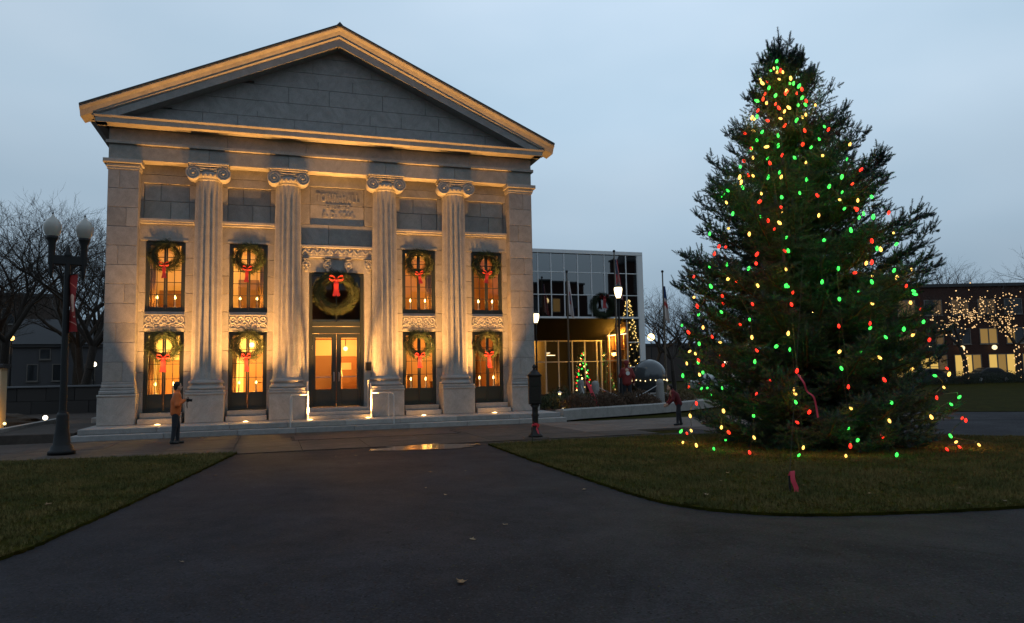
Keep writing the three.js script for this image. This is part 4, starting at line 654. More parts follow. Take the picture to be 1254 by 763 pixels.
solo('marker_stake', merge([rod([4.2, 0.0, 9.3], [4.19, 0.34, 9.29], 0.012, 0.012, 6), rod([4.19, 0.34, 9.29], [4.19, 0.36, 9.29], 0.02, 0.02, 6)]), M.darkMetal, 'thin dark marker stake at the lawn edge below the call box', 'stake');

// ---------------------------------------------------------------- planted bed with granite kerb, right of the hall
{
  const k = thing('granite_kerb', 'pale granite kerb round the planted bed right of the hall', 'kerb');
  const c = new THREE.CatmullRomCurve3([[7.9, 1.95], [8.6, 1.35], [9.6, 1.0], [11.14, 0.45], [13.0, -0.3], [14.4, -1.0], [16.2, -2.1], [18.5, -3.9]].map(([x, z]) => V(x, 0, z))), n = 9;
  for (let i = 0; i < n; i++) {
    const A = [], B = []; const prof = [[0.17, 0], [0.17, 0.36], [0.13, 0.4], [-0.17, 0.4], [-0.17, 0]];
    for (const [t, P] of [[(i + 0.004) / n, A], [(i + 0.996) / n, B]]) { const p = c.getPointAt(t), d = c.getTangentAt(t), s = V(-d.z, 0, d.x); for (const [o, y] of prof) P.push([p.x + s.x * o, y, p.z + s.z * o]); }
    part('kerb_stone', loft(A, B), M.stonePale, k);
  }
  const edge = c.getPoints(40).map((p) => [p.x, p.z - 0.05]);
  sheet([...edge, [20, -13.5], [8, -13.5], [7.62, 1.8]], 0.32, 0.36, M.soil, 'planted_bed');
}
{
  const g = lathe([[0, 0], [0.2, 0], [0.165, 0.9], [0.17, 0.93], [0.15, 1.02], [0.1, 1.09], [0, 1.12]], 18);
  solo('bollard', g, M.stonePale, 'pale granite bollard beside the red tape in the planted bed', 'bollard', 'granite bollards').position.set(10.5, 0.3, -0.55);
  solo('bollard', g, M.stonePale, 'granite bollard behind the nearer one, left of the lantern post', 'bollard', 'granite bollards').position.set(11.6, 0.32, -4.6);
  solo('bollard', g, M.stonePale, 'granite bollard at the left edge of the spruce', 'bollard', 'granite bollards').position.set(14.05, 0.3, -1.5);
  const ch = (a, b, label) => { const m = V((a[0] + b[0]) / 2, 0.62, (a[2] + b[2]) / 2); solo('chain', tube([a, [a[0] * 0.75 + b[0] * 0.25, 0.82, a[2] * 0.75 + b[2] * 0.25], m, [a[0] * 0.25 + b[0] * 0.75, 0.82, a[2] * 0.25 + b[2] * 0.75], b], 0.016, 5, 30), M.rail, label, 'chain', 'chains between bollards'); };
  ch([10.6, 1.15, -0.55], [13.95, 1.15, -1.5], 'sagging chain between the two front bollards'); ch([10.5, 1.15, -0.7], [11.55, 1.2, -4.5], 'chain running back from the bollard beside the red tape');
  solo('tape_strip', strip([[10.02, 1.42, -0.3], [10.1, 1.2, -0.25], [10.2, 0.9, -0.2], [10.32, 0.6, -0.15], [10.38, 0.36, -0.1]], 0.13, [1, 0.2, 0.3]), M.pink, 'bright red tape strip hanging by the bollards', 'tape');
  solo('tape_stake', merge([rod([10.0, 0.3, -0.34], [10.0, 1.48, -0.34], 0.018, 0.018, 6)]), M.darkMetal, 'dark stake holding the red tape strip', 'stake');
}
// shrubs in the bed
const shrubMats = [std('brown winter shrub', lin(0.085, 0.05, 0.03), 0.95), std('green winter shrub', lin(0.05, 0.062, 0.025), 0.95), std('tan grasses', lin(0.13, 0.09, 0.045), 0.95)];
function shrubGeo(seed, n, w, h) {
  const v = [], r = rng(seed);
  for (let i = 0; i < n; i++) { const a = r() * 6.28, b = Math.sqrt(r()) * w, y = h * (0.1 + 0.9 * r()) * Math.sqrt(Math.max(0.05, 1 - (b / w) ** 2)), p = V(Math.cos(a) * b, y, Math.sin(a) * b), d = V(Math.cos(a) * 0.5 + r() - 0.5, 0.4 + r() * 0.6, Math.sin(a) * 0.5 + r() - 0.5).normalize(), s = V().crossVectors(d, V(r() - 0.5, r() - 0.5, r() - 0.5)).normalize(), L = 0.05 + 0.06 * r(); v.push(...p.clone().addScaledVector(s, L * 0.3), ...p.clone().addScaledVector(s, -L * 0.3), ...p.clone().addScaledVector(d, L)); }
  const g = new THREE.BufferGeometry(); g.setAttribute('position', new THREE.Float32BufferAttribute(v, 3)); g.computeVertexNormals(); return g;
}
{
  const shapes = [shrubGeo(1, 900, 0.55, 0.5), shrubGeo(2, 900, 0.6, 0.42), shrubGeo(3, 800, 0.5, 0.62)], stems = merge([0, 1, 2, 3, 4, 5].map((k) => rod([0, 0, 0], [Math.cos(k) * 0.3, 0.3, Math.sin(k) * 0.3], 0.012, 0.005, 4))), r = rng(9);
  const spots = [[8.5, -0.3, 1], [8.9, -1.6, 1], [9.5, -0.4, 1], [9.3, 0.35, 0], [10.0, -1.5, 0], [10.3, 0.1, 0], [11.0, -0.4, 0], [11.4, -1.4, 0], [11.9, -0.6, 0], [12.6, -0.9, 0], [13.2, -1.2, 0], [12.2, -2.2, 0], [10.9, -2.8, 1], [9.7, -3.2, 1], [13.6, -2.4, 0], [14.6, -2.2, 0], [12.6, -5.6, 2], [13.4, -6.0, 2], [14.2, -4.4, 2], [15.2, -3.9, 2], [11.2, -6.2, 1], [10.4, -7.5, 1], [15.7, -4.2, 2], [9.2, -5.2, 1], [16.4, -3.6, 2], [14.7, -5.8, 2]];
  const what = ['brown-leaved winter shrub', 'low green shrub', 'clump of tan grasses'];
  spots.forEach(([x, z, k], i) => { const t = thing(['winter_shrub', 'green_shrub', 'grass_clump'][k], what[k] + ' in the planted bed right of the hall', 'shrub', [x, 0.3, z], r() * 6, ['brown shrubs in the planted bed', 'green shrubs in the planted bed', 'tan clumps in the planted bed'][k]); part('foliage', shapes[i % 3], shrubMats[k], t); part('stems', stems, M.bark, t); t.scale.setScalar(rr(0.85, 1.3, r)); });
}
{ // small lit path light and ground spot in the bed
  const t = thing('garden_light', 'small lit garden light in the planted bed beside the hall', 'light', [9.05, 0.32, -0.9]);
  part('post', rod([0, 0, 0], [0, 0.62, 0], 0.04, 0.035, 8), M.wax, t); part('cap', lathe([[0, 0.7], [0.11, 0.64], [0.12, 0.62], [0, 0.62]], 12), M.rail, t);
  part('lit_lens', lathe([[0, 0.55], [0.045, 0.55], [0.05, 0.61], [0, 0.615]], 10), glow('lit garden lens', 1, 0.6, 0.2, 6), t);
  const l = new THREE.PointLight(0xffa040, 1.4); l.position.set(0, 0.58, 0); t.add(l);
  const s = thing('ground_spot', 'small lit ground spot in front of the garden light', 'light', [8.75, 0.33, 0.2]); part('lens', new THREE.SphereGeometry(0.07, 12, 6).scale(1, 0.4, 1).translate(0, 0.02, 0), glow('lit ground spot', 1, 0.8, 0.5, 5), s); part('rim', lathe([[0.07, 0], [0.09, 0.02], [0.1, 0], [0.07, 0]], 14), M.darkMetal, s);
  const p = new THREE.PointLight(0xffa548, 0.7); p.position.set(0, 0.1, 0); s.add(p);
}
// polished granite ball on its drum, ringed with small lights
{
  const t = thing('stone_ball', 'large dark polished stone ball ringed with small lights', 'sculpture', [15.33, 0.3, -4.8]);
  part('ball', new THREE.SphereGeometry(0.84, 40, 28).translate(0, 1.2, 0), std('polished dark granite', lin(0.045, 0.05, 0.055), 0.16), t);
  part('drum', lathe([[0, 0], [0.95, 0], [0.95, 0.35], [0.8, 0.42], [0, 0.45]], 28), M.graniteC, t);
  const b = []; for (let k = 0; k < 22; k++) { const a = k / 22 * 6.283; b.push(new THREE.SphereGeometry(0.025, 6, 5).translate(Math.cos(a) * 0.87, 1.02 + 0.03 * Math.sin(k * 2.1), Math.sin(a) * 0.87)); }
  part('small_lights', merge(b), glow('lit small bulbs', 1, 0.75, 0.35, 4), t);
}
// lit lanterns
function lantern(x, y, z, h, label, I) {
  const t = thing('lantern_post', label, 'lamp post', [x, y, z], 0, 'lit lantern posts');
  part('post', lathe([[0, 0], [0.16, 0], [0.16, 0.12], [0.09, 0.2], [0.075, 0.9], [0.055, 1.0], [0.045, h - 0.3], [0.07, h - 0.25], [0.05, h - 0.12], [0.09, h - 0.03], [0.1, h], [0, h]], 12), M.darkMetal, t);
  part('lit_globe', lathe([[0.08, h], [0.15, h + 0.16], [0.19, h + 0.42], [0.17, h + 0.5], [0, h + 0.5]], 14), glow('lit lantern glass', 1, 0.78, 0.42, 4), t);
  part('cap', lathe([[0.21, h + 0.5], [0.16, h + 0.56], [0.06, h + 0.64], [0.03, h + 0.7], [0, h + 0.76]], 12), M.darkMetal, t);
  const l = new THREE.PointLight(0xffb45c, I); l.position.set(0, h + 0.27, 0); l.shadow.radius = 6; t.add(l);
}
lantern(12.96, 0.3, -3.11, 4.85, 'lit lantern post in front of the glass building', 9);
lantern(11.39, 0.3, -10.02, 4.2, 'lit lantern post half hidden behind the hall corner', 6);
// flagpoles
const flagTex = (draw) => { const cv = document.createElement('canvas'); cv.width = 128; cv.height = 192; draw(cv.getContext('2d')); const t = new THREE.CanvasTexture(cv); t.colorSpace = THREE.SRGBColorSpace; return t; };
const usFlag = flagTex((x) => { for (let i = 0; i < 13; i++) { x.fillStyle = i % 2 ? '#d8d2cc' : '#a01820'; x.fillRect(i * 128 / 13, 0, 10, 192); } x.fillStyle = '#15204a'; x.fillRect(0, 0, 69, 80); x.fillStyle = '#d8d8dc'; for (let a = 0; a < 9; a++) for (let b = 0; b < 6; b++) x.fillRect(5 + b * 11, 5 + a * 8.5, 3, 3); });
const paleFlag = flagTex((x) => { x.fillStyle = '#cfc6c4'; x.fillRect(0, 0, 128, 192); x.fillStyle = '#b0575a'; x.fillRect(30, 60, 60, 70); x.fillStyle = '#38507c'; x.fillRect(45, 80, 30, 30); });
const cityFlag = flagTex((x) => { x.fillStyle = '#1c3462'; x.fillRect(0, 0, 128, 90); x.fillStyle = '#ccc0ba'; x.fillRect(0, 70, 128, 122); x.fillStyle = '#b0403c'; x.fillRect(0, 90, 128, 26); });
function flagpole(x, z, y1, fl, map, label, lenY, w) {
  const t = thing('flagpole', label, 'flagpole', [x, 0.3, z], 0, 'flagpoles before the glass building'), h = y1 - 0.3;
  part('pole', lathe([[0, 0], [0.09, 0], [0.09, 0.1], [0.06, 0.14], [0.035, h], [0, h]], 10), std('bronze pole', lin(0.09, 0.07, 0.05), 0.5, { metalness: 0.3 }), t);
  part('finial', new THREE.SphereGeometry(0.075, 12, 8).translate(0, h + 0.06, 0), M.darkMetal, t);
  const g = new THREE.PlaneGeometry(1, lenY, 24, 12), p = g.attributes.position;
  for (let i = 0; i < p.count; i++) { const u = p.getX(i) + 0.5, v = (lenY / 2 - p.getY(i)) / lenY, spread = 0.25 + 0.75 * v; p.setXYZ(i, 0.05 + w * spread * u + 0.03 * Math.sin(u * 19), p.getY(i) - 0.35 * u * v, 0.09 * Math.sin(u * 15 + v) * spread); }
  g.computeVertexNormals(); part('flag', g.translate(0, fl - lenY / 2 - 0.3, 0), std('flag cloth', 0xffffff, 0.9, { map }), t, 'limp hanging flag'); 
}
flagpole(12.97, -9.28, 7.2, 6.75, paleFlag, 'flagpole with limp pale flag, nearest the hall', 1.75, 0.34);
flagpole(15.41, -8.39, 8.25, 7.85, usFlag, 'tallest flagpole with limp striped flag behind the lantern', 1.9, 0.42);
flagpole(17.92, -7.67, 7.1, 6.35, cityFlag, 'flagpole with limp pale flag against the bare trees', 1.75, 0.32);

// ---------------------------------------------------------------- glass building
{
  const b = thing('glass_building', 'modern building of mirrored glass in a white frame beside the hall', 'building');
  const Z = -14, cols = [9.5, 10.4, 11.28, 12.15, 13.02, 13.88, 14.74, 15.64, 16.56, 17.45, 18.19, 18.95, 19.73], rows = [5.2, 6.53, 7.92, 9.07], r = rng(3);
  part('roof_fascia', block(9.4, 20.12, 9.08, 9.32, Z - 0.2, Z + 0.08, 0.02), M.white, b);
  part('corner_column', block(19.74, 20.12, 0, 9.075, Z - 0.35, Z + 0.08, 0.02), M.white, b);
  part('sill_band', block(9.4, 19.735, 5.07, 5.19, Z - 0.15, Z + 0.06, 0.01), M.white, b);
  for (let i = 0; i < cols.length; i++) part('mullion', block(cols[i] - 0.03, cols[i] + 0.03, 5.195, 9.075, Z - 0.1, Z + 0.045, 0.006), M.white, b);
  for (const y of [6.53, 7.92]) part('transom', block(9.5, 19.73, y - 0.025, y + 0.025, Z - 0.08, Z + 0.04, 0.006), M.white, b);
  for (let i = 0; i < cols.length - 1; i++) for (let j = 0; j < 3; j++) { const m = part('glass_pane', new THREE.PlaneGeometry(cols[i + 1] - cols[i] - 0.06, rows[j + 1] - rows[j] - 0.05), M.tintGlass, b); m.position.set((cols[i] + cols[i + 1]) / 2, (rows[j] + rows[j + 1]) / 2, Z); m.rotation.set(rr(-0.004, 0.004, r), rr(-0.004, 0.004, r), 0); }
  // sloping soffit and recessed ground floor
  const soffit = std('dark soffit', lin(0.014, 0.012, 0.011), 0.8, { specularIntensity: 0.3 });
  part('soffit', loft([[9.4, 5.065, Z], [9.4, 3.92, -18], [9.4, 4.1, -18.1], [9.4, 5.2, Z - 0.16]], [[18.95, 5.065, Z], [18.95, 3.92, -18], [18.95, 4.1, -18.1], [18.95, 5.2, Z - 0.16]]), soffit, b);
  part('soffit', block(18.97, 19.73, 4.95, 5.065, -18, Z - 0.16), soffit, b);
  const lc = [12.0, 13.0, 14.0, 14.94, 15.84, 16.83, 17.75, 18.62, 18.92], ly = [0.4, 2.5, 3.9];
  for (const x of lc) part('mullion', block(x - 0.035, x + 0.035, 0.4, 3.92, -18.05, -17.95, 0.006), M.white, b);
  for (const y of [2.5, 3.88]) part('transom', block(12, 18.92, y - 0.03, y + 0.03, -18.04, -17.96, 0.006), M.white, b);
  part('base_wall', block(9.4, 19.7, 0, 0.4, -18.15, -17.9), M.concrete, b);
  for (let i = 0; i < lc.length - 1; i++) for (let j = 0; j < 2; j++) { const m = part('glass_pane', new THREE.PlaneGeometry(lc[i + 1] - lc[i] - 0.07, ly[j + 1] - ly[j] - 0.06), M.glass, b); m.position.set((lc[i] + lc[i + 1]) / 2, (ly[j] + ly[j + 1]) / 2, -18); }
  // glazed return wall and front bay
  const zz = [-14.1, -15.4, -16.7, -17.95]; for (const z of zz) part('mullion', block(18.92, 18.98, 0.3, 5.05 - (Z - z) * 0.28 - 0.02, z - 0.03, z + 0.03, 0.006), M.white, b);
  part('transom', block(18.93, 18.97, 2.48, 2.54, -17.95, -14.1), M.white, b);
  for (let i = 0; i < 3; i++) { const zm = (zz[i] + zz[i + 1]) / 2, top = 5.05 - (Z - zm) * 0.28 - 0.15; for (const [a, c] of [[0.35, 2.48], [2.54, top]]) { const m = part('glass_pane', new THREE.PlaneGeometry(zz[i] - zz[i + 1] - 0.06, c - a), M.glass, b); m.position.set(18.95, (a + c) / 2, zm); m.rotation.y = Math.PI / 2; } }
  for (const y of [0.35, 2.05, 3.6]) part('transom', block(18.98, 19.74, y - 0.03, y + 0.03, Z - 0.05, Z + 0.04, 0.006), M.white, b);
  for (const [a, c] of [[0.38, 2.02], [2.08, 3.57], [3.63, 5.06]]) { const m = part('glass_pane', new THREE.PlaneGeometry(0.75, c - a), M.tintGlass, b); m.position.set(19.36, (a + c) / 2, Z); }
  // inside
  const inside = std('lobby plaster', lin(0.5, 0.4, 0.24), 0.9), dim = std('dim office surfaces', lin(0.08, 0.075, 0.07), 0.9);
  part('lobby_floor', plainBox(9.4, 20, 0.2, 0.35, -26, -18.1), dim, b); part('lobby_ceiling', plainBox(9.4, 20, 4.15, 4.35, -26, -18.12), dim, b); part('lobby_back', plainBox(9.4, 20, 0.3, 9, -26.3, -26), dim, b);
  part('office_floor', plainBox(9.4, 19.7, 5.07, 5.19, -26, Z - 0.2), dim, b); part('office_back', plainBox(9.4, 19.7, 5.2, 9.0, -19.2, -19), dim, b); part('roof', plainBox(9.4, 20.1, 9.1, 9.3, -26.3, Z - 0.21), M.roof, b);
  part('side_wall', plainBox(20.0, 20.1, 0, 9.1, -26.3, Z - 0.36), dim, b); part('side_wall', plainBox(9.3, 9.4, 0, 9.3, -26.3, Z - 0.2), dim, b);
  part('display_wall', plainBox(19.62, 19.72, 0.3, 5.0, -18.0, -14.4), inside, b);
  const sh = []; for (const y of [1.1, 1.75, 2.45, 3.2]) sh.push(plainBox(19.35, 19.6, y, y + 0.05, -17.9, -14.6)); for (let z = -17.8; z < -14.7; z += 0.62) sh.push(plainBox(19.33, 19.6, 0.4, 4.2, z, z + 0.04)); part('shelves', merge(sh), M.panelWood, b);
  part('stair', merge([0, 1, 2, 3, 4, 5, 6, 7].map((k) => plainBox(13.3 + 0.0 * k, 14.9, 0.35 + k * 0.42, 0.5 + k * 0.42, -19.6 - k * 0.32, -19.2 - k * 0.32))), inside, b); part('stair_wall', plainBox(13.0, 14.9, 0.3, 4.1, -22.6, -22.4), inside, b); part('stair_side', plainBox(14.92, 15.0, 0.36, 4.14, -22.6, -18.2), inside, b);
}
function glowPanel(x, y, z, w, d, I, label, color = 0xffc060) {
  const t = thing('ceiling_light', label, 'light', [x, y, z], 0, 'lights inside the glass building');
  part('housing', plainBox(-w / 2 - 0.03, w / 2 + 0.03, 0, 0.06, -d / 2 - 0.03, d / 2 + 0.03), M.white, t); part('lit_diffuser', plainBox(-w / 2, w / 2, -0.02, -0.002, -d / 2, d / 2), glow('lit diffuser', 1, 0.86, 0.55, 3.4), t);
  const l = new THREE.PointLight(color, I); l.position.set(0, -0.12, 0); l.shadow.radius = 8; t.add(l);
}
glowPanel(19.28, 4.2, -16.2, 0.25, 2.4, 40, 'lit strip over the shelves in the glass building corner', 0xffb640);
glowPanel(14.1, 4.0, -20.6, 0.8, 0.8, 10, 'lit panel over the yellow stair beside the hall', 0xffb640);
glowPanel(16.3, 3.2, -21.5, 0.5, 0.22, 5, 'bright white lobby lamp left of the indoor tree'); glowPanel(16.9, 3.05, -22.2, 0.6, 0.25, 5, 'second white lobby lamp left of the indoor tree');
const hotBulb = glow('lit bright warm bulb', 1, 0.66, 0.2, 7);
function smallTree(name, label, pos, h, R, seed, bulbs, colors, groupLabel) {
  const t = thing(name, label, 'tree', pos);
  spruce(t, (y) => V(pos[0], pos[1] + y, pos[2]), (y) => R * Math.max(0.02, 1 - y / h), h, 0.3, 6, seed, 0.4, 0.2, 0.15);
  const s = thing('light_string', groupLabel, 'string lights', pos), r = rng(seed + 5), by = {};
  for (let i = 0; i < bulbs; i++) { const y = h * (0.04 + 0.93 * i / bulbs), a = i * 2.4 + r(), q = R * (1 - y / h) * 1.02 + 0.03; (by[colors[i % colors.length]] ??= []).push(new THREE.IcosahedronGeometry(0.06, 0).translate(Math.sin(a) * q, y, Math.cos(a) * q)); }
  for (const k in by) part('bulbs', merge(by[k]), k === 'Y' ? hotBulb : bulbMat[k], s, { G: 'lit green bulbs', R: 'lit red bulbs', Y: 'lit warm bulbs' }[k]);
}
smallTree('lobby_tree', 'small lit tree inside the glass building lobby', [18.1, 0.35, -19.2], 2.9, 0.62, 301, 54, ['R', 'G', 'Y', 'G'], 'coloured lights on the small lobby tree');
smallTree('garden_conifer', 'slim conifer with warm lights hidden behind the big spruce', [24.6, 0, -3.2], 7.6, 1.5, 311, 170, ['Y'], 'warm lights on the slim conifer behind the spruce');
// big wreath on the glass front
{ const t = thing('building_wreath', 'large dark wreath with red bow on the glass building front', 'wreath', [17.25, 5.85, -13.88]); part('foliage', wreathShapes[2], std('dark fir', lin(0.03, 0.045, 0.02), 0.9), t); part('twig_ring', twigRing(0.62), M.bark, t); const w = part('bow', bowGeo, M.red, t); w.position.set(0, 0.5, 0.15); w.scale.setScalar(1.6); }

// ---------------------------------------------------------------- people
const smin = (a, b, k) => { const h = Math.max(k - Math.abs(a - b), 0) / k; return Math.min(a, b) - h * h * k * 0.25; };
function skin(bones, cell, k = 0.03) {      // tapered capsules joined smoothly and meshed
  let lo = V(9, 9, 9), hi = V(-9, -9, -9); for (const [a, ra, b, rb] of bones) for (const [p, q] of [[a, ra], [b, rb]]) { lo.min(V(p[0] - q, p[1] - q, p[2] - q)); hi.max(V(p[0] + q, p[1] + q, p[2] + q)); }
  const c = lo.clone().add(hi).multiplyScalar(0.5), half = Math.max(hi.x - lo.x, hi.y - lo.y, hi.z - lo.z) / 2 + 4 * cell, N = Math.min(150, Math.ceil(2 * half / cell)), mc = new MarchingCubes(N, new THREE.MeshStandardMaterial(), false, false, 120000);
  mc.isolation = 0; const f = mc.field, h2 = N / 2, P = bones.map(([a, ra, b, rb]) => { const d = [b[0] - a[0], b[1] - a[1], b[2] - a[2]], L = d[0] ** 2 + d[1] ** 2 + d[2] ** 2 + 1e-9; return [a, d, L, ra, rb - ra]; });
  for (let z = 0; z < N; z++) for (let y = 0; y < N; y++) for (let x = 0; x < N; x++) {
    const px = c.x + (x - h2) / h2 * half, py = c.y + (y - h2) / h2 * half, pz = c.z + (z - h2) / h2 * half; let d = 1;
    for (const [a, v, L, ra, dr] of P) { const ux = px - a[0], uy = py - a[1], uz = pz - a[2], t = Math.min(1, Math.max(0, (ux * v[0] + uy * v[1] + uz * v[2]) / L)); const e = Math.hypot(ux - v[0] * t, uy - v[1] * t, uz - v[2] * t) - ra - dr * t; d = smin(d, e, k); }
    f[x + y * N + z * N * N] = -d;
  }
  mc.update(); const g = new THREE.BufferGeometry(); g.setAttribute('position', new THREE.BufferAttribute(mc.positionArray.slice(0, mc.count * 3), 3));
  const m = mergeVertices(g, 1e-5).scale(half, half, half).translate(c.x, c.y, c.z); m.computeVertexNormals(); return m.toNonIndexed();
}
function hand(o, d, up) {       // a loosely curled hand at wrist o, along d, thumb towards up
  d = V(...d).normalize(); up = V(...up); const s = V().crossVectors(d, up).normalize(); up = V().crossVectors(s, d).normalize(); const at = (a, b, c) => { const p = V(...o).addScaledVector(d, a).addScaledVector(up, b).addScaledVector(s, c); return [p.x, p.y, p.z]; };
  const L = [[at(0, 0, 0), 0.027, at(0.05, 0.012, 0), 0.024], [at(0, 0, 0), 0.027, at(0.055, -0.02, 0), 0.022], [at(0.05, 0.012, 0), 0.02, at(0.075, -0.01, 0), 0.02]];
  [[0.03, 0.04], [0.011, 0.045], [-0.009, 0.042], [-0.028, 0.033]].forEach(([b, l]) => { L.push([at(0.075, b, 0), 0.0095, at(0.075 + l, b, 0.012), 0.009], [at(0.075 + l, b, 0.012), 0.009, at(0.08 + l * 1.2, b, 0.045), 0.008]); });
  L.push([at(0.025, 0.025, 0.005), 0.012, at(0.06, 0.055, 0.02), 0.0105], [at(0.06, 0.055, 0.02), 0.0105, at(0.085, 0.05, 0.04), 0.009]); return skin(L, 0.0035, 0.006);
}
const skinMat = std('skin', lin(0.42, 0.25, 0.17), 0.6), dark = std('dark trousers', lin(0.014, 0.015, 0.02), 0.9), hairMat = std('dark hair', lin(0.015, 0.011, 0.009), 0.8), shoe = std('black shoes', lin(0.01, 0.01, 0.01), 0.6);
function person(label, pos, turn, o) {
  // built facing +x; o.lean bends the trunk forwards
  const t = thing('person', label, 'person', pos, turn), H = o.h / 1.75, P = (x, y, z) => [x * H, y * H, z * H], ln = o.lean ?? 0, st = o.step ?? 0.06;
  const hip = 0.92, sh = [0.03 + ln * 0.42, 1.43 - ln * 0.1], hd = [0.06 + ln * 0.6, 1.62 - ln * 0.17];
  const face = skin([[P(hd[0] - 0.012, hd[1] + 0.03, 0), 0.092 * H, P(hd[0] + 0.01, hd[1] - 0.04, 0), 0.07 * H], [P(hd[0] + 0.03, hd[1] - 0.06, 0), 0.05 * H, P(hd[0] + 0.045, hd[1] - 0.085, 0), 0.035 * H], [P(hd[0] + 0.08, hd[1] + 0.01, 0), 0.012 * H, P(hd[0] + 0.1, hd[1] - 0.025, 0), 0.016 * H], [P(hd[0], hd[1], 0.083), 0.012 * H, P(hd[0], hd[1] - 0.03, 0.08), 0.014 * H], [P(hd[0], hd[1], -0.083), 0.012 * H, P(hd[0], hd[1] - 0.03, -0.08), 0.014 * H], [P(hd[0] + 0.075, hd[1] - 0.055, -0.02), 0.011 * H, P(hd[0] + 0.075, hd[1] - 0.055, 0.02), 0.011 * H]], 0.006, 0.02);
  const el = o.elbows, wr = o.wrists, body = [face, skin([[P(sh[0], sh[1], 0), 0.06 * H, P(hd[0] - 0.02, hd[1] - 0.06, 0), 0.052 * H], [P(0, hip, 0), 0.11 * H, P(sh[0], sh[1] - 0.08, 0), 0.12 * H]], 0.012)];
  for (const k of [0, 1]) { const d = [wr[k][0] - el[k][0], wr[k][1] - el[k][1], wr[k][2] - el[k][2]]; body.push(skin([[P(...el[k]), 0.035 * H, P(...wr[k]), 0.026 * H]], 0.009), hand(P(...wr[k]), d, [0, 1, k ? 0.5 : -0.5])); }
  part('body', merge(body), skinMat, t);
  const eyes = merge([-1, 1].map((s) => new THREE.SphereGeometry(0.011 * H, 8, 6).translate((hd[0] + 0.08) * H, (hd[1] + 0.008) * H, s * 0.032 * H))); part('eyes', eyes, hairMat, t);
  const jk = [[P(0, hip - 0.04, 0.05), 0.135 * H, P(sh[0] * 0.6, 1.2, 0.06), 0.14 * H], [P(0, hip - 0.04, -0.05), 0.135 * H, P(sh[0] * 0.6, 1.2, -0.06), 0.14 * H], [P(sh[0] * 0.6, 1.2, 0.06), 0.14 * H, P(sh[0], sh[1] - 0.06, 0.1), 0.1 * H], [P(sh[0] * 0.6, 1.2, -0.06), 0.14 * H, P(sh[0], sh[1] - 0.06, -0.1), 0.1 * H], [P(sh[0], sh[1], 0), 0.075 * H, P(sh[0] + 0.01, sh[1] + 0.05, 0), 0.07 * H]];
  for (const [k, s] of [[0, -1], [1, 1]]) jk.push([P(sh[0], sh[1] - 0.05, s * 0.17), 0.078 * H, P(...el[k]), 0.06 * H], [P(...el[k]), 0.06 * H, P(...wr[k]), 0.046 * H]);
  part('jacket', skin(jk, 0.014, 0.045), o.jacket, t);
  const legs = []; for (const [s, f] of [[-1, st], [1, -st]]) legs.push([P(0, hip - 0.02, s * 0.085), 0.1 * H, P(f * 0.6 + 0.02, 0.5, s * 0.095), 0.072 * H], [P(f * 0.6 + 0.02, 0.5, s * 0.095), 0.068 * H, P(f, 0.1, s * 0.1), 0.05 * H]);
  part('trousers', skin(legs, 0.013, 0.025), dark, t);
  part('shoes', merge([[-1, st], [1, -st]].map(([s, f]) => skin([[P(f - 0.03, 0.05, s * 0.1), 0.048 * H, P(f + 0.14, 0.035, s * 0.11), 0.035 * H], [P(f - 0.02, 0.09, s * 0.1), 0.045 * H, P(f + 0.03, 0.05, s * 0.1), 0.045 * H]], 0.009, 0.02))), shoe, t);
  part(o.hat ? 'cap' : 'hair', skin([[P(hd[0] - 0.035, hd[1] + 0.055, 0.02), 0.092 * H, P(hd[0] - 0.035, hd[1] + 0.055, -0.02), 0.092 * H], [P(hd[0] - 0.05, hd[1] + 0.0, 0), 0.085 * H, P(hd[0] - 0.06, hd[1] - 0.06, 0), 0.06 * H], ...(o.hat ? [[P(hd[0] + 0.03, hd[1] + 0.06, 0), 0.07 * H, P(hd[0] + 0.1, hd[1] + 0.05, 0), 0.03 * H]] : [])], 0.008, 0.02), o.hat ?? hairMat, t);
  return t;
}
